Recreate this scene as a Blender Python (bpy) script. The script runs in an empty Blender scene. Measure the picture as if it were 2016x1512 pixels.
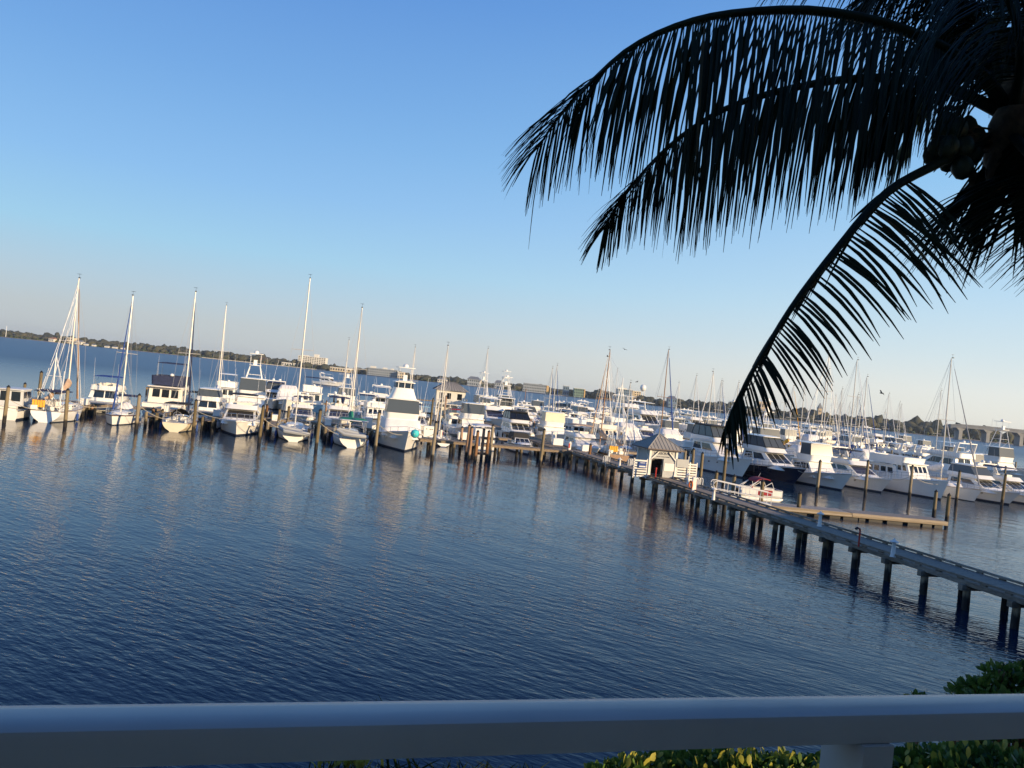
import bpy, math, random
import numpy as np
from mathutils import Vector, Matrix
rnd = random.Random(11)
C = bpy.context.scene
col = C.collection

# ------------------------------------------------------------------ camera
FPX = 1514.0                      # focal length in photo pixels (2016 wide)
ROLL = math.atan(0.104)
HZ = 758.0
EYE = 9.0
def ray(px, py):
    u = (px - 1008) / FPX; v = (py - HZ) / FPX
    c, s = math.cos(ROLL), math.sin(ROLL)
    return Vector((u * c + v * s, 1.0, u * s - v * c))
def P(px, py, z=0.0):             # point of the plane at height z that the photo shows at (px, py)
    r = ray(px, py); t = (z - EYE) / r.z
    return Vector((r.x * t, t, z))
def PD(px, py, d):                # point at distance d in front of the camera
    r = ray(px, py)
    return Vector((r.x * d, d, EYE + r.z * d))
cam_d = bpy.data.cameras.new('camera'); cam = bpy.data.objects.new('camera', cam_d); col.objects.link(cam)
cam_d.sensor_width = 36; cam_d.lens = FPX * 36 / 2016
cam_d.clip_start = 0.05; cam_d.clip_end = 20000
_f = ray(1008, 756).normalized()
_r = Vector((math.cos(ROLL), 0, math.sin(ROLL)))
_u = _r.cross(_f)
_m = Matrix((( _r.x, _u.x, -_f.x, 0), (_r.y, _u.y, -_f.y, 0), (_r.z, _u.z, -_f.z, EYE), (0, 0, 0, 1)))
cam.matrix_world = _m
C.camera = cam

# ------------------------------------------------------------------ light
SUN_EL = 12.0
SUN_AZ = -35.0                    # degrees from +X, counter-clockwise: behind the camera on its right
sd = Vector((math.cos(math.radians(SUN_AZ)) * math.cos(math.radians(SUN_EL)),
             math.sin(math.radians(SUN_AZ)) * math.cos(math.radians(SUN_EL)), math.sin(math.radians(SUN_EL))))
sun_d = bpy.data.lights.new('sun', 'SUN'); sun = bpy.data.objects.new('sun', sun_d); col.objects.link(sun)
sun_d.energy = 5.0; sun_d.angle = math.radians(0.5); sun_d.color = (1.0, 0.75, 0.45)
sun.rotation_euler = sd.to_track_quat('Z', 'Y').to_euler()
sun.location = (60, -60, 60)
W_ = bpy.data.worlds.new('World'); C.world = W_; W_.use_nodes = True
nt = W_.node_tree; nt.nodes.clear()
wo = nt.nodes.new('ShaderNodeOutputWorld'); bg = nt.nodes.new('ShaderNodeBackground')
sky = nt.nodes.new('ShaderNodeTexSky'); sky.sky_type = 'NISHITA'; sky.sun_disc = False
sky.sun_elevation = math.radians(SUN_EL); sky.sun_rotation = math.radians(90 - SUN_AZ)
sky.air_density = 1.0; sky.dust_density = 0.6; sky.ozone_density = 2.5; sky.altitude = 0
bg.inputs['Strength'].default_value = 0.12
# evening air: greyish band low down away from the sun, warm cream towards it, clear blue above
def _lin(c): return [((v / 255 + .055) / 1.055) ** 2.4 if v > 10 else v / 255 / 12.92 for v in c]
stops_far = [(0, (188, 196, 203)), (2.2, (187, 197, 205)), (4.4, (178, 202, 220)), (7.5, (158, 206, 236)), (12, (138, 190, 240)), (19, (114, 168, 230)), (26, (94, 148, 220)), (40, (60, 112, 190)), (90, (30, 68, 138))]
stops_near = [(0, (246, 243, 230)), (2.5, (240, 243, 238)), (5, (220, 236, 242)), (9, (194, 226, 248)), (16, (154, 206, 248)), (26, (114, 170, 234)), (42, (66, 122, 202)), (90, (30, 68, 138))]
def _sorted_ramp(st):
    r = nt.nodes.new('ShaderNodeValToRGB'); cr_ = r.color_ramp
    while len(cr_.elements) > 1: cr_.elements.remove(cr_.elements[-1])
    cr_.elements[0].position = 0; cr_.elements[0].color = (*_lin(st[0][1]), 1)
    for deg, c in st[1:]:
        e = cr_.elements.new(math.sin(math.radians(deg))); e.color = (*_lin(c), 1)
    return r
tcw = nt.nodes.new('ShaderNodeTexCoord'); sxw = nt.nodes.new('ShaderNodeSeparateXYZ'); nt.links.new(tcw.outputs['Generated'], sxw.inputs[0])
rf_, rn_ = _sorted_ramp(stops_far), _sorted_ramp(stops_near)
nt.links.new(sxw.outputs['Z'], rf_.inputs[0]); nt.links.new(sxw.outputs['Z'], rn_.inputs[0])
dw = nt.nodes.new('ShaderNodeVectorMath'); dw.operation = 'DOT_PRODUCT'; dw.inputs[1].default_value = (math.cos(math.radians(SUN_AZ)), math.sin(math.radians(SUN_AZ)), 0); nt.links.new(tcw.outputs['Generated'], dw.inputs[0])
mw = nt.nodes.new('ShaderNodeMapRange'); mw.interpolation_type = 'SMOOTHSTEP'; mw.inputs[1].default_value = -1.05; mw.inputs[2].default_value = .12; nt.links.new(dw.outputs['Value'], mw.inputs[0])
mx1 = nt.nodes.new('ShaderNodeMix'); mx1.data_type = 'RGBA'; nt.links.new(mw.outputs[0], mx1.inputs[0]); nt.links.new(rf_.outputs[0], mx1.inputs[6]); nt.links.new(rn_.outputs[0], mx1.inputs[7])
sc_ = nt.nodes.new('ShaderNodeVectorMath'); sc_.operation = 'SCALE'; sc_.inputs['Scale'].default_value = 0.74 / 0.12; nt.links.new(mx1.outputs[2], sc_.inputs[0])
mx2 = nt.nodes.new('ShaderNodeMix'); mx2.data_type = 'RGBA'; mx2.inputs[0].default_value = 0.92; nt.links.new(sky.outputs[0], mx2.inputs[6]); nt.links.new(sc_.outputs[0], mx2.inputs[7])
nt.links.new(mx2.outputs[2], bg.inputs[0]); nt.links.new(bg.outputs[0], wo.inputs[0])
C.view_settings.view_transform = 'Standard'; C.view_settings.look = 'None'
C.view_settings.gamma = 1; C.view_settings.exposure = 0.42
C.view_settings.use_curve_mapping = False

# ------------------------------------------------------------------ helpers
class MB:
    """collects faces for ONE mesh object"""
    def __init__(s): s.v = []; s.f = []; s.m = []
    def add(s, vs, fs, mi=0):
        o = len(s.v); s.v += [tuple(p) for p in vs]
        s.f += [tuple(i + o for i in f) for f in fs]; s.m += [mi] * len(fs); return s
    def box(s, c, d, rz=0.0, mi=0):
        x, y, z = d[0] / 2, d[1] / 2, d[2] / 2; ca, sa = math.cos(rz), math.sin(rz)
        vs = []
        for dz in (-z, z):
            for dx, dy in ((-x, -y), (x, -y), (x, y), (-x, y)):
                vs.append((c[0] + dx * ca - dy * sa, c[1] + dx * sa + dy * ca, c[2] + dz))
        return s.add(vs, [(3, 2, 1, 0), (4, 5, 6, 7), (0, 1, 5, 4), (1, 2, 6, 5), (2, 3, 7, 6), (3, 0, 4, 7)], mi)
    def fr(s, b, t, mi=0):
        """frustum between two rectangles (x0,x1,y0,y1,z); returns its side quads"""
        vs = []
        for r in (b, t):
            vs += [(r[0], r[2], r[4]), (r[1], r[2], r[4]), (r[1], r[3], r[4]), (r[0], r[3], r[4])]
        s.add(vs, [(3, 2, 1, 0), (4, 5, 6, 7), (0, 1, 5, 4), (1, 2, 6, 5), (2, 3, 7, 6), (3, 0, 4, 7)], mi)
        V = [Vector(p) for p in vs]
        return {'back': (V[0], V[1], V[5], V[4]), 'right': (V[1], V[2], V[6], V[5]),
                'front': (V[2], V[3], V[7], V[6]), 'left': (V[3], V[0], V[4], V[7]), 'top': (V[4], V[5], V[6], V[7])}
    def frs(s, b, t, mi=0): s.fr(b, t, mi); return s
    def panel(s, q, u0, u1, v0, v1, off=0.015, mi=0):
        def bl(u, v): return (q[0] * (1 - u) + q[1] * u) * (1 - v) + (q[3] * (1 - u) + q[2] * u) * v
        n = (q[1] - q[0]).cross(q[3] - q[0]).normalized()
        a = [bl(u0, v0), bl(u1, v0), bl(u1, v1), bl(u0, v1)]
        vs = [p - n * 0.02 for p in a] + [p + n * off for p in a]
        return s.add(vs, [(3, 2, 1, 0), (4, 5, 6, 7), (0, 1, 5, 4), (1, 2, 6, 5), (2, 3, 7, 6), (3, 0, 4, 7)], mi)
    def tube(s, p, q, r0, r1=None, n=6, mi=0):
        return s.path([p, q], [r0, r0 if r1 is None else r1], n, mi)
    def path(s, pts, r, n=6, mi=0, sz=1.0):
        pts = [Vector(p) for p in pts]
        if not isinstance(r, (list, tuple)): r = [r] * len(pts)
        vs = []
        ref = None
        for i, p in enumerate(pts):
            d = (pts[min(i + 1, len(pts) - 1)] - pts[max(i - 1, 0)])
            if d.length < 1e-9: d = Vector((0, 0, 1))
            d.normalize()
            if ref is None: ref = Vector((0, 0, 1)) if abs(d.z) < 0.9 else Vector((1, 0, 0))
            x = d.cross(ref); 
            if x.length < 1e-6: x = d.cross(Vector((0, 1, 0)))
            x.normalize(); y = x.cross(d); y.normalize()
            for k in range(n):
                a = 2 * math.pi * k / n
                vs.append(p + x * (math.cos(a) * r[i]) + y * (math.sin(a) * r[i] * sz))
        fs = []
        for i in range(len(pts) - 1):
            for k in range(n):
                k2 = (k + 1) % n
                fs.append((i * n + k, i * n + k2, (i + 1) * n + k2, (i + 1) * n + k))
        fs.append(tuple(range(n))); fs.append(tuple(reversed(range((len(pts) - 1) * n, len(pts) * n))))
        # orientation: make outward
        fs = [tuple(reversed(f)) for f in fs]
        return s.add(vs, fs, mi)
    def lathe(s, prof, n=10, c=(0, 0, 0), mi=0):
        vs = []
        for r, z in prof:
            for k in range(n):
                a = 2 * math.pi * k / n
                vs.append((c[0] + r * math.cos(a), c[1] + r * math.sin(a), c[2] + z))
        fs = []
        for i in range(len(prof) - 1):
            for k in range(n):
                k2 = (k + 1) % n
                fs.append((i * n + k, i * n + k2, (i + 1) * n + k2, (i + 1) * n + k))
        fs.append(tuple(reversed(range(n)))); fs.append(tuple(range((len(prof) - 1) * n, len(prof) * n)))
        return s.add(vs, fs, mi)
    def dome(s, c, r, h=None, n=10, mi=0):
        h = h or r
        return s.lathe([(r * 0.8, 0), (r, h * .35), (r * .98, h * .8), (r * .8, h * 1.2), (r * .45, h * 1.5), (r * .1, h * 1.6)], n, c, mi)
    def loft(s, rings, mi=0, cap0=True, cap1=True, closed=True, flip=False):
        n = len(rings[0]); vs = [p for r in rings for p in r]; fs = []
        for i in range(len(rings) - 1):
            for k in range(n if closed else n - 1):
                k2 = (k + 1) % n
                fs.append((i * n + k, i * n + k2, (i + 1) * n + k2, (i + 1) * n + k))
        if cap0: fs.append(tuple(reversed(range(n))))
        if cap1: fs.append(tuple(range((len(rings) - 1) * n, len(rings) * n)))
        if flip: fs = [tuple(reversed(f)) for f in fs]
        return s.add(vs, fs, mi)
    def build(s, name, mats, parent=None, smooth=True, angle=0.7, loc=None):
        me = bpy.data.meshes.new(name); me.from_pydata(s.v, [], s.f)
        if not isinstance(mats, (list, tuple)): mats = [mats]
        for m in mats: me.materials.append(m)
        if len(mats) > 1: me.polygons.foreach_set('material_index', s.m)
        if smooth:
            me.shade_smooth(); me.set_sharp_from_angle(angle=angle)
        me.update()
        o = bpy.data.objects.new(name, me); col.objects.link(o)
        if parent: o.parent = parent
        if loc is not None: o.location = loc
        return o

def tag(o, label=None, cat=None, group=None, kind=None):
    if label: o['label'] = label
    if cat: o['category'] = cat
    if group: o['group'] = group
    if kind: o['kind'] = kind
    return o
def empty(name, loc, rz=0.0, label=None, cat=None, group=None):
    o = bpy.data.objects.new(name, None); col.objects.link(o)
    o.empty_display_size = 0.3
    o.location = loc; o.rotation_euler = (0, 0, rz)
    return tag(o, label, cat, group)
KIDS = {}
def copy_tree(o, parent=None):
    c = o.copy(); col.objects.link(c)
    if parent: c.parent = parent
    for ch in KIDS.get(o.name) or list(o.children): copy_tree(ch, c)
    return c
# the marina's own axes: a runs along the docks, b runs out along the pier
TH = math.radians(15.4)
AX = Vector((math.cos(TH), math.sin(TH), 0)); BX = Vector((-math.sin(TH), math.cos(TH), 0))
def M(a, b, z=0.0): return AX * a + BX * b + Vector((0, 0, z))
def AB(p): return (p.x * AX.x + p.y * AX.y, p.x * BX.x + p.y * BX.y)

# ------------------------------------------------------------------ materials
MATS = {}
def mat(name, rgb, rough=0.5, metal=0.0, noise=None, bump=None, spec=0.5, coat=0.0, scale2=None):
    if name in MATS: return MATS[name]
    m = bpy.data.materials.new(name); m.use_nodes = True; n = m.node_tree; b = n.nodes['Principled BSDF']
    b.inputs['Base Color'].default_value = (*rgb, 1); b.inputs['Roughness'].default_value = rough
    b.inputs['Metallic'].default_value = metal; b.inputs['Specular IOR Level'].default_value = spec
    if coat: b.inputs['Coat Weight'].default_value = coat
    if noise:                      # (scale, amount, stretch)
        tc = n.nodes.new('ShaderNodeTexCoord'); mp = n.nodes.new('ShaderNodeMapping')
        mp.inputs['Scale'].default_value = noise[2] if len(noise) > 2 else (1, 1, 1)
        nz = n.nodes.new('ShaderNodeTexNoise'); nz.inputs['Scale'].default_value = noise[0]; nz.inputs['Detail'].default_value = 5
        mx = n.nodes.new('ShaderNodeMix'); mx.data_type = 'RGBA'
        k = noise[1]
        mx.inputs[6].default_value = (*[max(0, c * (1 - k)) for c in rgb], 1)
        mx.inputs[7].default_value = (*[min(1, c * (1 + k)) for c in rgb], 1)
        rp = n.nodes.new('ShaderNodeMapRange'); rp.inputs[1].default_value = .3; rp.inputs[2].default_value = .7
        n.links.new(tc.outputs['Object'], mp.inputs[0]); n.links.new(mp.outputs[0], nz.inputs['Vector'])
        n.links.new(nz.outputs['Fac'], rp.inputs[0]); n.links.new(rp.outputs[0], mx.inputs[0])
        n.links.new(mx.outputs[2], b.inputs['Base Color'])
        if bump:
            bp = n.nodes.new('ShaderNodeBump'); bp.inputs['Strength'].default_value = bump; bp.inputs['Distance'].default_value = .02
            n.links.new(nz.outputs['Fac'], bp.inputs['Height']); n.links.new(bp.outputs[0], b.inputs['Normal'])
    MATS[name] = m; return m
WHITE = mat('white gelcoat', (.81, .80, .77), .28, noise=(.7, .05), coat=.2)
WHITE2 = mat('warm white paint', (.76, .72, .64), .35, noise=(.9, .07))
GREYW = mat('grey white gelcoat', (.60, .61, .62), .35, noise=(.8, .07))
CREAM = mat('cream gelcoat', (.66, .58, .42), .4, noise=(.8, .08))
DECK = mat('non-skid deck', (.62, .61, .57), .7, noise=(1.5, .06))
TEAK = mat('teak', (.26, .15, .08), .6, noise=(6, .25, (1, .2, 1)))
NAVY = mat('navy hull paint', (.012, .016, .04), .15, coat=.4)
BLACK = mat('black trim', (.015, .015, .017), .5)
GLASS = mat('dark glass', (.012, .016, .022), .06, spec=.8)
CLEAR = mat('clear vinyl', (.075, .09, .105), .14, spec=.4)
BOOT = mat('bottom paint', (.02, .03, .06), .6)
BOOTR = mat('red bottom paint', (.16, .03, .02), .6)
ALU = mat('white aluminium', (.74, .74, .73), .35)
MAST = mat('mast alloy', (.56, .54, .50), .35, metal=.15)
MASTD = mat('varnished mast', (.30, .17, .09), .35)
STEEL = mat('stainless rail', (.62, .62, .62), .25, metal=.7)
WIRE = mat('rigging wire', (.42, .42, .42), .4, metal=.3)
CBLUE = mat('blue canvas', (.02, .06, .24), .8, noise=(3, .2))
CNAVY = mat('navy canvas', (.018, .026, .07), .8, noise=(3, .2))
CBLACK = mat('black canvas', (.018, .018, .02), .8, noise=(3, .2))
CTAN = mat('tan canvas', (.52, .36, .24), .85, noise=(3, .12), bump=.3)
CWHITE = mat('white canvas', (.70, .69, .70), .8, noise=(2, .06), bump=.3)
CGREEN = mat('green canvas', (.01, .22, .13), .8, noise=(3, .15), bump=.3)
CRED = mat('red canvas', (.30, .02, .03), .8, noise=(3, .2))
CGREY = mat('grey canvas', (.25, .26, .28), .85, noise=(3, .12))
YELL = mat('yellow fabric', (.75, .38, .03), .7, noise=(3, .1))
HGREEN = mat('green hull paint', (.01, .16, .07), .3)
HLBLUE = mat('pale blue hull paint', (.28, .48, .58), .3)
TEAL = mat('teal fender cloth', (.05, .50, .55), .7, noise=(5, .2))
RUB = mat('grey inflatable rubber', (.33, .35, .38), .6)
ORANGE = mat('orange', (.70, .16, .03), .5)
REDP = mat('red paint', (.42, .03, .02), .4, noise=(4, .15))
SKIN = mat('skin', (.45, .27, .19), .6)
# ------------------------------------------------------------------ wood, water and foliage materials
def wood_mat(name, rgb, wet=None, scale=(8, 8, .6), k=.35):
    m = bpy.data.materials.new(name); m.use_nodes = True; n = m.node_tree; b = n.nodes['Principled BSDF']; b.inputs['Roughness'].default_value = .8
    g = n.nodes.new('ShaderNodeNewGeometry'); mp = n.nodes.new('ShaderNodeMapping'); mp.inputs['Scale'].default_value = scale
    nz = n.nodes.new('ShaderNodeTexNoise'); nz.inputs['Scale'].default_value = 1; nz.inputs['Detail'].default_value = 6
    n.links.new(g.outputs['Position'], mp.inputs[0]); n.links.new(mp.outputs[0], nz.inputs['Vector'])
    rp = n.nodes.new('ShaderNodeValToRGB'); e = rp.color_ramp.elements
    e[0].position = .3; e[0].color = (*[c * (1 - k) for c in rgb], 1); e[1].position = .7; e[1].color = (*[c * (1 + k) for c in rgb], 1)
    n.links.new(nz.outputs['Fac'], rp.inputs[0]); out = rp.outputs[0]
    oi = n.nodes.new('ShaderNodeObjectInfo'); hv = n.nodes.new('ShaderNodeHueSaturation'); vr = n.nodes.new('ShaderNodeMapRange'); vr.inputs[3].default_value = .62; vr.inputs[4].default_value = 1.3
    sr_ = n.nodes.new('ShaderNodeMapRange'); sr_.inputs[3].default_value = 1.15; sr_.inputs[4].default_value = .7
    n.links.new(oi.outputs['Random'], vr.inputs[0]); n.links.new(oi.outputs['Random'], sr_.inputs[0]); n.links.new(vr.outputs[0], hv.inputs['Value']); n.links.new(sr_.outputs[0], hv.inputs['Saturation']); n.links.new(out, hv.inputs['Color']); out = hv.outputs[0]
    if wet:                       # tide stain and marine growth up to a ragged line
        sx = n.nodes.new('ShaderNodeSeparateXYZ'); n.links.new(g.outputs['Position'], sx.inputs[0])
        ad = n.nodes.new('ShaderNodeMath'); ad.operation = 'MULTIPLY_ADD'; ad.inputs[1].default_value = .5; n.links.new(nz.outputs['Fac'], ad.inputs[0]); n.links.new(sx.outputs['Z'], ad.inputs[2])
        mr = n.nodes.new('ShaderNodeMapRange'); mr.inputs[1].default_value = wet; mr.inputs[2].default_value = wet + .25; n.links.new(ad.outputs[0], mr.inputs[0])
        mx = n.nodes.new('ShaderNodeMix'); mx.data_type = 'RGBA'; mx.inputs[6].default_value = (.012, .011, .010, 1)
        n.links.new(mr.outputs[0], mx.inputs[0]); n.links.new(out, mx.inputs[7]); out = mx.outputs[2]
    n.links.new(out, b.inputs['Base Color'])
    bp = n.nodes.new('ShaderNodeBump'); bp.inputs['Strength'].default_value = .5; bp.inputs['Distance'].default_value = .02
    n.links.new(nz.outputs['Fac'], bp.inputs['Height']); n.links.new(bp.outputs[0], b.inputs['Normal'])
    return m
PILE = wood_mat('weathered piling wood', (.20, .155, .085), .85)
PILER = wood_mat('new brown piling wood', (.26, .13, .055), .75)
PIERW = wood_mat('grey pier timber', (.18, .145, .105), None, (3, 3, 10))
DECKW = wood_mat('grey deck boards', (.30, .25, .205), None, (6, 6, 6), .22)
DOCKW = wood_mat('brown dock timber', (.23, .17, .11), None, (4, 4, 8))
FLOATW = wood_mat('tan float timber', (.31, .25, .175), None, (1, 1, 12), .18)
CAPB = mat('black piling cap', (.012, .012, .012), .6)

def water_mat():
    m = bpy.data.materials.new('water'); m.use_nodes = True; n = m.node_tree; b = n.nodes['Principled BSDF']
    b.inputs['Base Color'].default_value = (.004, .012, .026, 1); b.inputs['Roughness'].default_value = .04; b.inputs['IOR'].default_value = 1.30; b.inputs['Specular IOR Level'].default_value = .42
    g = n.nodes.new('ShaderNodeNewGeometry')
    def wave(rot, sx, sy, detail, rough=.5):
        mp = n.nodes.new('ShaderNodeMapping'); mp.vector_type = 'TEXTURE'; mp.inputs['Rotation'].default_value = (0, 0, math.radians(rot)); mp.inputs['Scale'].default_value = (sx, sy, 1)
        n.links.new(g.outputs['Position'], mp.inputs[0])
        z = n.nodes.new('ShaderNodeTexNoise'); z.noise_dimensions = '2D'; z.inputs['Scale'].default_value = 1; z.inputs['Detail'].default_value = detail; z.inputs['Roughness'].default_value = rough
        n.links.new(mp.outputs[0], z.inputs['Vector']); return z.outputs['Fac']
    def mth(op, a, c):
        q = n.nodes.new('ShaderNodeMath'); q.operation = op
        for i, v in enumerate((a, c)):
            if isinstance(v, (int, float)): q.inputs[i].default_value = v
            else: n.links.new(v, q.inputs[i])
        return q.outputs[0]
    w1 = wave(-29, .95, .31, 2); w2 = wave(-14, .36, .14, 2); w3 = wave(-45, 6, 2.2, 1); patch = wave(8, 46, 11, 3)
    mr = n.nodes.new('ShaderNodeMapRange'); mr.inputs[1].default_value = .35; mr.inputs[2].default_value = .65; mr.inputs[3].default_value = .6; mr.inputs[4].default_value = 1.22; n.links.new(patch, mr.inputs[0])
    h = mth('ADD', mth('MULTIPLY', w1, WAVE[0]), mth('MULTIPLY', w2, WAVE[1]))
    h = mth('MULTIPLY', h, mr.outputs[0])
    sb = n.nodes.new('ShaderNodeVectorMath'); sb.operation = 'DOT_PRODUCT'; sb.inputs[1].default_value = BX; n.links.new(g.outputs['Position'], sb.inputs[0])
    lee = n.nodes.new('ShaderNodeMapRange'); lee.inputs[1].default_value = 28; lee.inputs[2].default_value = 82; lee.inputs[3].default_value = 1.1; lee.inputs[4].default_value = .55; n.links.new(sb.outputs['Value'], lee.inputs[0])
    h = mth('MULTIPLY', h, lee.outputs[0])
    h = mth('ADD', h, mth('MULTIPLY', w3, WAVE[2]))
    bp = n.nodes.new('ShaderNodeBump'); bp.inputs['Strength'].default_value = 1; bp.inputs['Distance'].default_value = 1.0
    n.links.new(h, bp.inputs['Height']); n.links.new(bp.outputs[0], b.inputs['Normal'])
    # wind roughened open water outside the shelter of the docks
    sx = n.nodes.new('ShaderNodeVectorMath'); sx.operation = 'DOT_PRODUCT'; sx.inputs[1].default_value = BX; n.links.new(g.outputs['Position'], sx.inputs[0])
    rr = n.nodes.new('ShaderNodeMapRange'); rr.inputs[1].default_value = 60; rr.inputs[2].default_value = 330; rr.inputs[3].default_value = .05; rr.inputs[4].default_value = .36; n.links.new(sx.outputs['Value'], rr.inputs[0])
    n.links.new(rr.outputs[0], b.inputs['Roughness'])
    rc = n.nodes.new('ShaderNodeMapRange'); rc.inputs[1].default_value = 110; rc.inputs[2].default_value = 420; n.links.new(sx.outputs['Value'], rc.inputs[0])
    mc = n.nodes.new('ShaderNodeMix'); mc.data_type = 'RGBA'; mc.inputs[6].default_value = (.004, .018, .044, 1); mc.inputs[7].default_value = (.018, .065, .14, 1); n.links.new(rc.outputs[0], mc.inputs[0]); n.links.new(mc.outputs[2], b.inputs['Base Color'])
    return m
WAVE = (.032, .0095, .045)
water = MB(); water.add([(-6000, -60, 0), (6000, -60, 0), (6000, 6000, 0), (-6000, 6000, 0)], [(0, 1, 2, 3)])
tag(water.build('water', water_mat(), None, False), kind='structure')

def leaf_mat(name, a, b, sc=3.0, trans=.25, rough=.5):
    m = bpy.data.materials.new(name); m.use_nodes = True; n = m.node_tree; p = n.nodes['Principled BSDF']; p.inputs['Roughness'].default_value = rough; p.inputs['Specular IOR Level'].default_value = .2 if 'palm' in name else .5
    g = n.nodes.new('ShaderNodeNewGeometry'); nz = n.nodes.new('ShaderNodeTexNoise'); nz.inputs['Scale'].default_value = sc; nz.inputs['Detail'].default_value = 4
    n.links.new(g.outputs['Position'], nz.inputs['Vector'])
    rp = n.nodes.new('ShaderNodeValToRGB'); e = rp.color_ramp.elements; e[0].position = .35; e[0].color = (*a, 1); e[1].position = .68; e[1].color = (*b, 1)
    n.links.new(nz.outputs['Fac'], rp.inputs[0]); n.links.new(rp.outputs[0], p.inputs['Base Color'])
    if trans:
        t = n.nodes.new('ShaderNodeBsdfTranslucent'); mx = n.nodes.new('ShaderNodeMixShader'); mx.inputs[0].default_value = trans
        n.links.new(rp.outputs[0], t.inputs[0]); n.links.new(p.outputs[0], mx.inputs[1]); n.links.new(t.outputs[0], mx.inputs[2])
        n.links.new(mx.outputs[0], n.nodes['Material Output'].inputs[0])
    return m
FARLEAF = leaf_mat('far tree leaves', (.028, .034, .018), (.075, .068, .036), .09, 0, .9)
FARLEAF2 = leaf_mat('near tree leaves', (.020, .034, .010), (.055, .075, .022), .3, 0, .9)
SHRUB = leaf_mat('shrub leaves', (.045, .11, .02), (.155, .245, .045), 3.5, .3, .4)
SHRUBY = leaf_mat('young yellow leaves', (.34, .34, .05), (.50, .44, .08), 3, .3)  # yellow colour stands in for leaves catching patches of sun
REED = leaf_mat('palmetto blades', (.012, .03, .008), (.05, .07, .02), 4, .2)
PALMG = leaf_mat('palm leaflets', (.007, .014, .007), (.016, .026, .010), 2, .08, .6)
PALMD = leaf_mat('dry palm leaflets', (.11, .10, .035), (.20, .17, .06), 3, .25)

# ------------------------------------------------------------------ land and far shore
def shore_d(x):                   # distance of the far bank along world x
    return float(np.interp(x, [-1200, -420, 0, 120, 330, 520, 700, 1100], [1420, 1380, 1300, 1240, 1060, 960, 900, 880]))
land = MB(); xs = np.linspace(-2600, 2600, 120); vs = []; fs = []
for x in xs:
    d = shore_d(x) + 6 * math.sin(x * .031) + 4 * math.sin(x * .083)
    vs += [(x, d, -.4), (x, d + 5, .9), (x, d + 120, 2.0), (x, 3600, 4)]
for i in range(len(xs) - 1):
    for k in range(3): fs.append((i * 4 + k, i * 4 + 4 + k, i * 4 + 5 + k, i * 4 + k + 1))
land.add(vs, fs)
SAND = mat('pale bank', (.30, .25, .18), .9, noise=(.05, .3))
tag(land.build('far_shore', SAND, None, True), kind='structure')

_ico = None
def lump_verts():
    global _ico
    if _ico is None:
        import bmesh
        bm = bmesh.new(); bmesh.ops.create_icosphere(bm, subdivisions=2, radius=1)
        _ico = (np.array([v.co[:] for v in bm.verts]), [tuple(v.index for v in f.verts) for f in bm.faces]); bm.free()
    return _ico
def woods(name, items, m, seed, rough=.3):
    """items: (x, y, z0, radius, height) crowns; one leafy mass"""
    rs = np.random.RandomState(seed); base, faces = lump_verts(); F = np.array(faces); V = []; FF = []; o = 0
    for x, y, z0, r, h in items:
        d = 1 + rough * rs.randn(len(base)); p = base * d[:, None]
        p = np.stack([x + p[:, 0] * r, y + p[:, 1] * r, z0 + h * .5 + p[:, 2] * h * .5], 1); V.append(p); FF.append(F + o); o += len(base)
    V = np.concatenate(V); FF = np.concatenate(FF)
    me = bpy.data.meshes.new(name); me.vertices.add(len(V)); me.vertices.foreach_set('co', V.ravel().astype(np.float32))
    me.loops.add(FF.size); me.loops.foreach_set('vertex_index', FF.ravel().astype(np.int32))
    me.polygons.add(len(FF)); me.polygons.foreach_set('loop_start', np.arange(0, FF.size, 3, dtype=np.int32)); me.polygons.foreach_set('loop_total', np.full(len(FF), 3, np.int32))
    me.materials.append(m); me.update(calc_edges=True); me.validate()
    ob = bpy.data.objects.new(name, me); col.objects.link(ob); return ob
items = []
for i in range(2300):
    x = rnd.uniform(-1150, 900); back = rnd.random() ** 1.6 * 200; y = shore_d(x) + 12 + back
    # skyline height varies along the bank
    base = float(np.interp(x, [-1100, -560, -480, -330, -240, -100, 60, 200, 330, 470, 620, 800], [10, 11, 11, 9, 9, 8.5, 10, 11, 12, 11.5, 13, 11]))
    base *= 1 + .16 * math.sin(x * .045) + .12 * math.sin(x * .113 + 2) 
    h = base * rnd.uniform(.55, 1.0) * (1 + back / 900) * rnd.choice((1, 1, 1, .85, 1.12)) * 1.12; r = rnd.uniform(4.5, 10) * (.7 + h / 40)
    items.append((x, y, .4, r, h))
tag(woods('far_woods', items, FARLEAF, 3, .15), kind='stuff')
items = []
for i in range(420):
    x = rnd.uniform(-1000, 700); y = shore_d(x) + rnd.uniform(4, 12); items.append((x, y, .3, rnd.uniform(1.5, 3.2), rnd.uniform(1.5, 4)))
tag(woods('bank_bushes', items, FARLEAF2, 5), kind='stuff')

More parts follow.
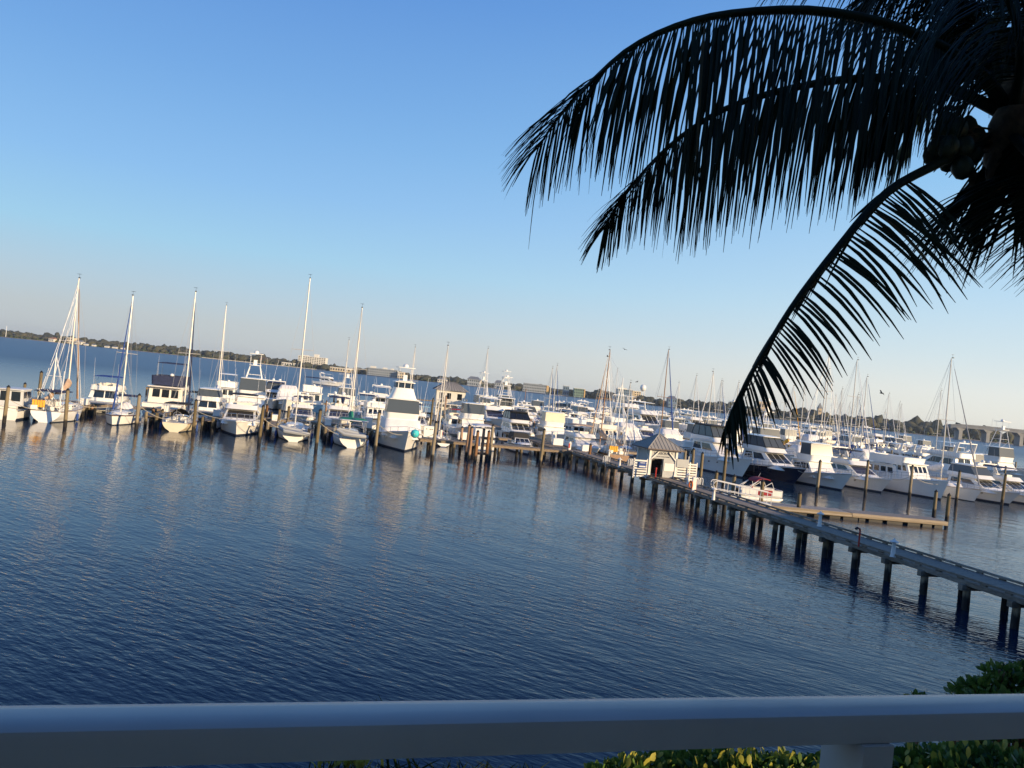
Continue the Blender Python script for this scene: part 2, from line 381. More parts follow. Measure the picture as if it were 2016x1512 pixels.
def far_at(px, d, z=0):           # ground point seen in column px at distance d
    r = ray(px, HZ + (px - 1008) * .104); return Vector((r.x * d, d, z))
WALLS = {'white': mat('white stucco', (.66, .63, .56), .8, noise=(.2, .06)), 'cream': mat('cream stucco', (.60, .50, .34), .8, noise=(.2, .08)), 'grey': mat('grey siding', (.30, .33, .36), .8, noise=(.2, .08)),
         'blue': mat('blue grey glass wall', (.16, .23, .30), .35), 'green': mat('green wall', (.16, .24, .18), .8), 'yellow': mat('yellow stucco', (.62, .40, .14), .8), 'orange': mat('orange stucco', (.55, .28, .10), .8), 'tan': mat('tan stucco', (.50, .40, .27), .8)}
ROOFG = mat('grey metal roof', (.17, .18, .19), .5); ROOFR = mat('clay roof', (.30, .14, .08), .8); WINF = mat('far window glass', (.04, .05, .06), .2)
def building(label, px0, px1, h, d, wall, rows, cols, roof=None, end=None, cat='building', wz=.55, name='shore_building', deep=16, z0=1.0, extra=None):
    a = far_at(px0, d); b_ = far_at(px1, d); w = (b_ - a).length; ctr = (a + b_) / 2
    rt = empty(name, (ctr.x, ctr.y + deep / 2, z0), 0, label, cat)
    m = MB(); q = m.fr((-w / 2, w / 2, -deep / 2, deep / 2, 0), (-w / 2, w / 2, -deep / 2, deep / 2, h)); m.build('wall', WALLS[wall], rt, False)
    if end: m = MB(); m.box((w / 2 + w * .05, -.3, h / 2), (w * .1 + .02, deep + .6, h * .98)); m.build('end_wall', WALLS[end], rt, False)
    if rows:
        m = MB(); fh = h / rows; cw = w / cols
        for r_ in range(rows):
            for c_ in range(cols):
                m.panel(q['back'], (c_ + .5 - wz / 2) / cols, (c_ + .5 + wz / 2) / cols, (r_ + .3) / rows, (r_ + .78) / rows, .12)
        tag(m.build('window_rows', WINF, rt, False), kind='stuff')
        m = MB()
        for r_ in range(1, rows + 1): m.box((0, -deep / 2 - .25, r_ * h / rows - .1), (w + .2, .9, .35))
        tag(m.build('floor_band', WALLS['white' if wall in ('white', 'cream') else wall], rt, False), kind='stuff')
    if roof == 'hip':
        m = MB(); m.fr((-w / 2 - .8, w / 2 + .8, -deep / 2 - .8, deep / 2 + .8, h), (-w * .3, w * .3, -.3, .3, h + min(4.5, h * .6))); m.build('roof', ROOFG, rt, False)
    elif roof == 'red':
        m = MB(); m.fr((-w / 2 - .8, w / 2 + .8, -deep / 2 - .8, deep / 2 + .8, h), (-w * .3, w * .3, -.3, .3, h + 3)); m.build('roof', ROOFR, rt, False)
    else:
        m = MB(); m.box((0, 0, h + .3), (w + .5, deep + .5, .6)); m.build('parapet', WALLS['white'] if wall != 'grey' else WALLS['grey'], rt, False)
    if extra:
        for u, ww, hh in extra: MB().box((u * w / 2, 0, h + .6 + hh / 2), (ww, 6, hh)).build('roof_house', WALLS['white'], rt, False)
    return rt
building('long seven storey white block on the far bank with rows of dark windows', 586, 640, 21, 1390, 'white', 7, 12, extra=[(.25, 8, 5), (-.6, 14, 1.5)], cat='hotel', name='hotel')
building('low white wing at the left foot of the tall white block', 555, 584, 6, 1385, 'white', 1, 6)
building('low cream building just right of the tall white block', 650, 690, 6.5, 1340, 'cream', 1, 8, roof='flat')
building('wide low grey waterfront building with three bands of windows', 724, 782, 12, 1320, 'grey', 3, 14, extra=[(-.7, 9, 3), (.1, 7, 2.5), (.6, 5, 2)])
building('small cream cube building at the end of the wide grey one', 783, 795, 10, 1310, 'cream', 2, 3)
building('little white shore house behind the stair house mast', 862, 880, 5, 1290, 'white', 1, 4, roof='hip')
building('large grey hip roofed house on the far bank', 920, 945, 11, 1280, 'grey', 2, 6, roof='hip', end='cream', cat='house', name='shore_house')
building('hip roofed grey villa right of the large grey house', 974, 990, 9, 1260, 'grey', 2, 4, roof='hip', end='cream', cat='house', name='shore_house')
building('long grey office block with a yellow end wall', 1030, 1076, 13, 1230, 'grey', 3, 14, end='yellow')
building('pale blue small building above the far trees', 1109, 1120, 15, 1230, 'blue', 2, 3)
building('dark green block with a yellow end wall', 1130, 1150, 13, 1200, 'green', 3, 6, end='yellow')
building('blue glass condominium with a cream end wall', 1214, 1244, 19, 1180, 'blue', 5, 9, end='cream', extra=[(-.3, 14, 1.5)])
building('tall cream end block beside the blue glass condominium', 1248, 1261, 18, 1190, 'cream', 5, 3)
building('blue grey house among trees behind the blue furled headsail', 1316, 1332, 12, 1130, 'blue', 2, 4, roof='hip', cat='house', name='shore_house')
building('flat tan building on the wooded skyline', 1490, 1516, 21, 1110, 'tan', 2, 6)
building('orange house near the waterline left of the tall white block', 512, 522, 8, 1390, 'orange', 2, 3, roof='red', cat='house', name='shore_house')
building('cream waterfront mansion with white boathouse wing', 132, 146, 10, 1400, 'cream', 2, 4, cat='house', name='shore_house')
building('white boathouse beside the cream mansion', 147, 160, 5, 1395, 'white', 1, 4, roof='hip', cat='house', name='shore_house')
building('tiny white shore house at the far left bank', 96, 106, 5, 1400, 'white', 1, 3, roof='red', cat='house', name='shore_house')
for i, (p0, p1) in enumerate(((206, 214), (221, 230), (238, 244), (165, 172), (181, 187))):
    building('low white boathouse on the far left bank, number %s from the mansion' % ('fourth', 'fifth', 'sixth', 'first', 'third')[i], p0, p1, 2.6, 1375, 'white', 0, 0, roof='hip', name='boathouse', deep=6, z0=.6, cat='boathouse')
# seawall and pale beach along the bank
for x0, x1, lb in ((-560, -330, 'long pale seawall along the far left bank'), (25, 95, 'pale seawall before the long grey office block')):
    m = MB()
    for k in range(24):
        xa = x0 + (x1 - x0) * k / 24; xb = x0 + (x1 - x0) * (k + .96) / 24; m.add([(xa, shore_d(xa) - 5, 0), (xb, shore_d(xb) - 5, 0), (xb, shore_d(xb) - 5, 1.3), (xa, shore_d(xa) - 5, 1.3), (xa, shore_d(xa) + 3, 1.3), (xb, shore_d(xb) + 3, 1.3)], [(0, 1, 2, 3), (3, 2, 5, 4)])
    tag(m.build('seawall', mat('pale concrete', (.52, .47, .40), .9), None, False), lb, 'seawall')
# water tower
tw = far_at(1264, 1250); rt = empty('water_tower', (tw.x, tw.y, 1), 0, 'white water tower with round tank above the far trees', 'water tower')
m = MB(); m.lathe([(.8, 20), (3.2, 21), (4.8, 23.5), (5.0, 26), (4.2, 28.8), (2.2, 30.4), (.3, 31)], 16); m.build('tank', WHITE, rt)
for k in range(4):
    an = k * math.pi / 2 + .5; MB().tube((5.2 * math.cos(an), 5.2 * math.sin(an), 0), (4.2 * math.cos(an), 4.2 * math.sin(an), 23), .35, n=6).build('leg', WHITE, rt)
MB().tube((0, 0, 0), (0, 0, 21), .6, n=8).build('riser_pipe', WHITE, rt)
# lattice antenna
tw = far_at(1196, 1250); rt = empty('radio_mast', (tw.x, tw.y, 1), 0, 'thin lattice radio mast standing above the far trees', 'radio mast')
m = MB()
for k in range(3):
    an = k * 2.1; m.tube((.8 * math.cos(an), .8 * math.sin(an), 0), (.5 * math.cos(an), .5 * math.sin(an), 33), .12, n=4)
for z in range(0, 33, 2): m.box((0, 0, z), (1.3, 1.0, .15), z * .3)
m.build('lattice', WIRE, rt)
for z, dx in ((32, 1.2), (29, -1.0), (26, .9)): MB().box((dx, 0, z), (1.4, .5, 1.6)).build('antenna_panel', GREYW, rt)
tw = far_at(12, 1400); MBp = MB().tube((0, 0, 0), (0, 0, 20), .5, .35, 6); o = MBp.build('flag_pole', WHITE); o.location = (tw.x, tw.y, 1); tag(o, 'slim white pole above the trees at the far left', 'pole')
tw = far_at(1612, 1080); rt = empty('church_tower', (tw.x, tw.y, 1), 0, 'small tan tower with a pointed roof above the far trees', 'tower')
MB().box((0, 0, 10), (5, 5, 20)).build('wall', WALLS['tan'], rt, False); MB().frs((-3, 3, -3, 3, 20), (-.2, .2, -.2, .2, 28)).build('roof', ROOFG, rt, False)
for x in (-1.2, 1.2): MB().box((x, -2.55, 16), (1, .2, 2.4)).build('window', WINF, rt, False)
# road bridge on the right
CONC = mat('bridge concrete', (.24, .24, .235), .85, noise=(.1, .15))
rt = empty('road_bridge', (540, 880, 0), 0, 'long concrete road bridge with arched piers at the right edge', 'bridge')
BXY = [(500, 879, 15.5), (510, 876, 16.6), (550, 866, 17.4), (600, 856, 17.4), (660, 846, 16.6), (740, 836, 15)]
m = MB(); R = []
for x, y, z in BXY:
    x -= 540; y -= 880; R.append([Vector((x, y - 6, z - 3.2)), Vector((x, y + 6, z - 3.2)), Vector((x, y + 6, z)), Vector((x, y - 6, z))])
m.loft(R, flip=True); m.build('deck', CONC, rt, False)
m = MB(); R = []
for x, y, z in BXY:
    x -= 540; y -= 880; R.append([Vector((x, y - 6.3, z - .5)), Vector((x, y - 5.9, z - .5)), Vector((x, y - 5.9, z + 1.0)), Vector((x, y - 6.3, z + 1.0))])
m.loft(R, flip=True); m.build('parapet', CONC, rt, False)
for i, x in enumerate((511, 538, 571, 594, 617, 640, 670)):
    y = float(np.interp(x, [p[0] for p in BXY], [p[1] for p in BXY])); z = float(np.interp(x, [p[0] for p in BXY], [p[2] for p in BXY]))
    m = MB(); m.fr((x - 542, x - 538, y - 885, y - 875, -1), (x - 542, x - 538, y - 885, y - 875, z - 6.5)); m.fr((x - 542, x - 538, y - 885, y - 875, z - 6.5), (x - 546, x - 534, y - 885.5, y - 874.5, z - 3.2)); m.build('pier', CONC, rt, False)
for i, x in enumerate((512, 540, 572, 604, 640)):
    y = float(np.interp(x, [p[0] for p in BXY], [p[1] for p in BXY])); z = float(np.interp(x, [p[0] for p in BXY], [p[2] for p in BXY]))
    m = MB(); m.tube((0, 0, 0), (0, 0, 10), .22, .14, 5); m.tube((0, 0, 9.8), (1.8, 0, 10.2), .1, n=4); o = m.build('lamp_post', GREYW, rt); o.location = (x - 540, y - 880 - 6.1, z)

HAZE = 0.00009
if HAZE:
    hm = bpy.data.materials.new('evening haze'); hm.use_nodes = True; hn = hm.node_tree; hn.nodes.clear()
    pv_ = hn.nodes.new('ShaderNodeVolumePrincipled'); pv_.inputs['Density'].default_value = HAZE; pv_.inputs['Color'].default_value = (.80, .88, .97, 1); pv_.inputs['Anisotropy'].default_value = .2
    ho = hn.nodes.new('ShaderNodeOutputMaterial'); hn.links.new(pv_.outputs[0], ho.inputs['Volume'])
    tag(MB().box((0, 1750, 17.5), (5400, 3900, 41)).build('haze', hm, None, False), kind='stuff')
# ------------------------------------------------------------------ boat parts
class Hull:
    """lofted hull; y runs to the bow, waterline at z = 0"""
    def __init__(s, L, B, fb, fs, stern=.9, tm=.42, pw=2.4, pwl=1.5, rake=.1, sr=0.0, draft=.6, ns=14, wlk=.93, flare=1.6, rnd_=0):
        s.rnd_ = rnd_; s.bt = .09 if rnd_ else .20
        s.L, s.B, s.fb, s.fs = L, B, fb, fs
        s.stern, s.tm, s.pw, s.pwl, s.rake, s.sr, s.draft, s.ns, s.wlk, s.flare = stern, tm, pw, pwl, rake, sr, draft, ns, wlk, flare
    def ws(s, t):
        if t < s.tm: k = s.stern + (1 - s.stern) * math.sin(math.pi / 2 * t / s.tm)
        else: k = max(0.0, 1 - ((t - s.tm) / (1 - s.tm)) ** s.pw)
        return s.B / 2 * k
    def ww(s, t):
        if t < s.tm: k = s.stern + (1 - s.stern) * math.sin(math.pi / 2 * t / s.tm)
        else: k = max(0.0, 1 - ((t - s.tm) / (1 - s.tm)) ** s.pwl)
        if s.rnd_: k *= min(1, .42 + 1.5 * t)
        return s.B / 2 * k * s.wlk
    def zs(s, t): return s.fs + (s.fb - s.fs) * t ** 1.8
    def y(s, t, z):
        h = max(0, z) / s.fb
        return -s.L / 2 + s.L * (1 - s.rake) * t + s.L * s.rake * h * t ** 2.5 - s.sr * (z / s.fs) * (1 - t) ** 4
    def sheer(s, t, off=0.0, dz=0.0):
        z = s.zs(t); return Vector((s.ws(t) - off, s.y(t, z), z + dz))
    def half(s, t):
        Z = s.zs(t); pts = []
        hs = [(-s.draft * (1 - .55 * t ** 3), 0.0), (-.18, .9), (s.bt, 1.0)]
        ww, ws = s.ww(t), s.ws(t)
        for z, k in hs: pts.append((ww * k, s.y(t, z), z))
        for f in (.25, .5, .75, .9, 1.0):
            z = s.bt + (Z - s.bt) * f; g = (math.sin(f * math.pi / 2) ** .8 if s.rnd_ and t < .55 else f ** s.flare) if t > .5 or s.rnd_ else f ** .8
            pts.append((ww + (ws - ww) * g, s.y(t, z), z))
        return pts
    def mesh(s, mb, stripe=False):
        rings = []
        for i in range(s.ns + 1):
            t = i / s.ns; t = 1 - (1 - t) ** 1.25
            if i == s.ns: t = .9995
            h = s.half(t)
            rings.append([Vector((-p[0], p[1], p[2])) for p in reversed(h)] + [Vector(p) for p in h[1:]])
        n = len(rings[0]); vs = [p for r in rings for p in r]; fs = []; ms = []
        nh = 8
        for i in range(len(rings) - 1):
            for k in range(n - 1):
                fs.append((i * n + k, i * n + k + 1, (i + 1) * n + k + 1, (i + 1) * n + k))
                kk = k if k < nh - 1 else n - 2 - k          # 0 = top strake .. 6 = bottom
                ms.append(1 if kk >= 5 else (2 if stripe and kk == 0 else 0))
        o = len(mb.v); mb.v += [tuple(p) for p in vs]; mb.f += [tuple(i + o for i in f) for f in fs]; mb.m += ms
        mb.f.append(tuple(o + k for k in range(n))); mb.m.append(0)
        return mb
    def deck(s, mb, drop=.06, inset=.04, t0=0.0, t1=1.0, camber=.06, n=14):
        vs = []; fs = []
        for i in range(n + 1):
            t = t0 + (t1 - t0) * i / n; p = s.sheer(min(t, .999))
            w = max(.01, p.x - inset)
            vs += [(-w, p.y, p.z - drop), (0, p.y, p.z - drop + camber), (w, p.y, p.z - drop)]
        for i in range(n):
            for k in range(2): fs.append((i * 3 + k, i * 3 + k + 1, (i + 1) * 3 + k + 1, (i + 1) * 3 + k))
        return mb.add(vs, fs)
    def rub(s, mb, r=.045, dz=0.0, t0=0.0, t1=.999, n=14):
        for sg in (-1, 1):
            pts = []
            for i in range(n + 1):
                p = s.sheer(t0 + (t1 - t0) * i / n, -.01, dz); pts.append((p.x * sg, p.y, p.z))
            mb.path(pts, r, 5)
        return mb
    def rail(s, mb, t0=.5, t1=.99, h=.65, r=.022, posts=7, mid=False, off=.12, n=12):
        for sg in (-1, 1):
            pts = []
            for i in range(n + 1):
                p = s.sheer(t0 + (t1 - t0) * i / n, off, h); pts.append((max(p.x, .05) * sg, p.y, p.z))
            mb.path(pts, r, 4)
            if mid: mb.path([(x, y, z - h * .5) for x, y, z in pts], r * .7, 4)
            for i in range(posts):
                p = s.sheer(t0 + (t1 - t0) * i / (posts - 1), off)
                mb.tube((max(p.x, .05) * sg, p.y, p.z - .05), (max(p.x, .05) * sg, p.y, p.z + h), r, n=4)
        return mb
def fenders(bt, h, ts=(.3, .52), m=None):
    for t in ts:
        for sg in (-1, 1):
            p = h.sheer(t, -.14); z = p.z - .75
            bt.p('fender', MB().lathe([(.03, -.42), (.13, -.3), (.14, .3), (.05, .42), (.015, .75)], 8, (sg * p.x, p.y, z)), m or CWHITE)
class Boat:
    def __init__(s, name, label, cat, group=None, fine=True):
        s.root = empty(name, (0, 0, 0), 0, label, cat, group); s.fine = fine
    def p(s, name, mb, m, parent=None, angle=.7, label=None):
        if not mb.f: return None
        o = mb.build(name, m, parent or s.root, True, angle)
        if label: o['label'] = label
        return o
    def wins(s, name, q, spans, v0, v1, m=None, parent=None, off=.015):
        """one pane per span; joined when the boat is a far one"""
        if s.fine:
            for u0, u1 in spans: s.p(name, MB().panel(q, u0, u1, v0, v1, off), m or GLASS, parent)
        else:
            mb = MB()
            for u0, u1 in spans: mb.panel(q, u0, u1, v0, v1, off)
            s.p(name, mb, m or GLASS, parent)
def spans(n, a=.05, b=.95, gap=.04):
    w = (b - a) / n
    return [(a + i * w + gap / 2, a + (i + 1) * w - gap / 2) for i in range(n)]
def rounded(x0, x1, y0, y1, z, r=.3, k=4):
    pts = []
    for cx, cy, a0 in ((x1 - r, y0 + r, -90), (x1 - r, y1 - r, 0), (x0 + r, y1 - r, 90), (x0 + r, y0 + r, 180)):
        for i in range(k + 1):
            a = math.radians(a0 + 90 * i / k); pts.append(Vector((cx + r * math.cos(a), cy + r * math.sin(a), z)))
    return pts
def slab(mb, x0, x1, y0, y1, z0, z1, r=.3, crown=.0):
    rings = [rounded(x0, x1, y0, y1, z0, r), rounded(x0, x1, y0, y1, z1, r)]
    if crown: rings.append(rounded(x0 + (x1 - x0) * .15, x1 - (x1 - x0) * .15, y0 + (y1 - y0) * .1, y1 - (y1 - y0) * .1, z1 + crown, r))
    return mb.loft(rings)
def person(mb, x, y, z, h=1.7):
    mb.path([(x - .1, y, z), (x - .1, y, z + .45 * h), (x, y, z + .5 * h), (x, y, z + .8 * h), (x, y, z + .86 * h)], [.07, .09, .17, .2, .07], 6)
    mb.path([(x + .1, y, z), (x + .1, y, z + .5 * h)], [.07, .1], 6)
    mb.dome((x, y, z + .86 * h), .11, .14, 8)

def whip(mb, x, y, z, h, lean=0.0, r=.018): mb.tube((x, y, z), (x, y - lean, z + h), r, r * .5, 4)
def radar_bits(bt, x, y, z, r=.3, name='radar_dome'):
    bt.p(name, MB().dome((x, y, z), r, r * .8, 10), ALU)

def sportfish(label, L=14., B=4.8, hullm=None, tower=0., cover=None, top=True, canvas=None, group=None, fine=True, mask=None, riggers=True, name='sportfishing_boat', dome=True, glassfront=False, topz=None, upper=False):
    bt = Boat(name, label, 'boat', group, fine); k = L / 14.
    h = Hull(L, B, 2.35 * k, 1.05 * k, .92, .45, 2.6, 1.35, .13, -.05, .7, flare=2.2)
    bt.p('hull', h.mesh(MB()), [hullm or WHITE, BOOT])
    bt.p('deck', h.deck(MB()), DECK); bt.p('rub_rail', h.rub(MB(), .05), ALU if hullm is None else WHITE)
    zd = h.zs(.5)
    # foredeck trunk and saloon house
    m = MB(); m.fr((-B * .3, B * .3, .05 * L, .33 * L, zd - .1), (-B * .2, B * .2, .07 * L, .27 * L, zd + .55 * k)); bt.p('trunk_cabin', m, WHITE)
    m = MB(); q = m.fr((-B * .40, B * .40, -.20 * L, .15 * L, zd - .35), (-B * .36, B * .36, -.20 * L, .035 * L, zd + 1.65 * k))
    cb = bt.p('cabin', m, WHITE)
    wm = mask or GLASS
    bt.wins('window', q['left'], [(.08, .9)], .5, .86, GLASS, cb); bt.wins('window', q['right'], [(.1, .92)], .5, .86, GLASS, cb)
    if glassfront or mask: bt.wins('windshield', q['front'], [(.06, .94)], .38, .88, wm, cb)
    bt.wins('saloon_door', q['back'], [(.2, .55), (.6, .92)], .1, .85, GLASS, cb)
    zf = zd + 1.65 * k
    # flybridge
    m = MB(); slab(m, -B * .40, B * .40, -.25 * L, .07 * L, zf, zf + .10, .3); bt.p('flybridge_deck', m, WHITE)
    m = MB()
    m.loft([rounded(-B * .36, B * .36, -.17 * L, .055 * L, zf + .10, .5), rounded(-B * .38, B * .38, -.17 * L, .065 * L, zf + .85 * k, .6)], cap1=False, cap0=False)
    m.loft([rounded(-B * .33, B * .33, -.165 * L, .045 * L, zf + .10, .5), rounded(-B * .35, B * .35, -.165 * L, .055 * L, zf + .85 * k, .6)], cap1=False, cap0=True, flip=True)
    bt.p('flybridge', m, WHITE)
    m = MB(); m.box((0, -.08 * L, zf + .5), (.7, .6, .9)); m.box((-.9 * k, -.05 * L, zf + .55), (.6, .6, .2)); m.box((.9 * k, -.05 * L, zf + .55), (.6, .6, .2)); bt.p('helm_console', m, WHITE)
    zt = topz or (zf + 2.35 * k)
    if cover is not None and not upper:
        # fitted cover laced over the bridge, down to the foredeck
        m = MB(); R = []
        for f, z, fw in ((1.0, zd - .05, .19), (.96, zd + .9 * k, .13), (.90, zf + .2, .06), (.86, zf + .75 * k, .035), (.72, zf + 1.35 * k, -.01), (.60, zf + 1.55 * k, -.03)):
            R.append(rounded(-B * .43 * f, B * .43 * f, -.23 * L * f, fw * L, z, .55 * f, 3))
        m.loft(R); bt.p('boat_cover', m, cover, angle=.5)
        m = MB()
        for x in (-.25, 0, .25): m.path([(B * x * 1.3, .19 * L, zd), (B * x * 1.1, .07 * L, zf + .2), (B * x, -.0 * L, zf + 1.36 * k)], .02, 4)
        bt.p('cover_seam', m, CGREY)
    elif top or upper:
        if upper:
            m = MB(); R = [rounded(-B * x, B * x, -.2 * L, y * L, z, .7, 5) for x, y, z in ((.44, .19, zd - .05), (.42, .15, zd + .9 * k), (.40, .10, zf + .12))]; m.loft(R, cap1=False); bt.p('boat_cover', m, cover, angle=1.0)
            m = MB(); m.loft([rounded(-B * x, B * x, -.15 * L, y * L, z, .5, 4) for x, y, z in ((.30, .03, zt + .08), (.22, -.0, zt + 1.3), (.22, -.0, zt + 1.45))]); us = bt.p('upper_station', m, WHITE, angle=1.0)
            m = MB(); q = m.fr((-B * .20, B * .20, -.13 * L, -.005 * L, zt + 1.44), (-B * .20, B * .20, -.13 * L, -.01 * L, zt + 2.1)); bt.p('station_windows', m, GLASS, us)
            m = MB(); slab(m, -B * .24, B * .24, -.15 * L, .01 * L, zt + 2.1, zt + 2.2, .3, .06); bt.p('station_roof', m, WHITE, us)
            for x in (-.14, 0, .14): bt.p('window_post', MB().box((x * B, -.004 * L, zt + 1.77), (.08, .06, .66)), WHITE, us)
        m = MB(); slab(m, -B * .36, B * .36, -.19 * L, .05 * L, zt, zt + .08, .4, .07); bt.p('hardtop', m, WHITE)
        m = MB()
        for x, y in ((-.34, -.17), (.34, -.17), (-.34, .03), (.34, .03), (-.34, -.07), (.34, -.07)):
            m.tube((B * x, L * y, zf + .1), (B * x * .95, L * y, zt), .035, n=5)
        bt.p('top_frame', m, ALU)
        m = MB(); q = m.fr((-B * .365, B * .365, -.10 * L, .062 * L, zf + .86 * k), (-B * .34, B * .34, -.10 * L, .04 * L, zt - .02))
        bt.p('enclosure', m, canvas or CLEAR)
    if tower:
        zb = zt + .1; zz = tower
        m = MB()
        for sx in (-1, 1):
            for y0, y1 in ((-.18, -.075), (.045, -.02)):
                m.tube((sx * B * .36, y0 * L, zf - .4), (sx * B * .13, y1 * L, zz - .9), .07, n=5)
            m.tube((sx * B * .30, -.155 * L, zf + (zz - zf) * .3), (sx * B * .2, 0, zf + (zz - zf) * .55), .05, n=4)
            for i in range(8):
                f = i / 8; m.tube((sx * B * (.34 - .21 * f), (-.17 + .1 * f) * L, zb + (zz - 1 - zb) * f), (sx * B * (.30 - .17 * f), (-.16 + .1 * f) * L, zb + (zz - 1 - zb) * f), .02, n=3)
        for f in (.35, .7):
            w = B * (.36 - .23 * f); z = zf + (zz - .9 - zf) * f
            m.path([(-w, (-.18 + .1 * f) * L, z), (w, (-.18 + .1 * f) * L, z), (w, (.04 - .06 * f) * L, z), (-w, (.04 - .06 * f) * L, z), (-w, (-.18 + .1 * f) * L, z)], .03, 4)
        bt.p('tuna_tower', m, ALU)
        m = MB(); slab(m, -B * .17, B * .17, -.11 * L, .015 * L, zz - .95, zz - .87, .2); m.box((0, -.03 * L, zz - .5), (.5, .35, .75)); bt.p('tower_platform', m, WHITE)
        m = MB()
        for sx in (-1, 1):
            for y in (-.09, .0): m.tube((sx * B * .14, y * L, zz - .9), (sx * B * .14, y * L, zz + .75), .025, n=4)
        slab(m, -B * .2, B * .2, -.12 * L, .02 * L, zz + .72, zz + .8, .2); bt.p('tower_top', m, WHITE)
        if dome: radar_bits(bt, 0, -.05 * L, zz + .8, .34)
    elif dome and not cover: radar_bits(bt, 0, -.06 * L, zt + .15, .3)
    if riggers:
        for sx in (-1, 1): bt.p('outrigger', MB().tube((sx * B * .42, -.02 * L, zd + .6), (sx * B * .62, -.22 * L, zd + 6.8 * k), .03, .012, 4), ALU)
    if fine: fenders(bt, h, (.25, .5), CNAVY if L > 14 else CWHITE)
    m = MB(); h.rail(m, .56, .985, .55, .024, 6); bt.p('bow_rail', m, STEEL)
    for wa in ((-B * .3, -.15 * L, zt if not cover else zf + 1, 3.2, .3), (B * .3, -.15 * L, zt if not cover else zf + 1, 2.6, .3)):
        m = MB(); whip(m, *wa); bt.p('antenna', m, ALU)
    m = MB()
    m.box((0, -.36 * L, h.zs(.1) - .25), (B * .8, L * .2, .12)); m.box((0, -.30 * L, h.zs(.1) + .05), (.9, .9, .9)); bt.p('cockpit', m, WHITE)
    return bt

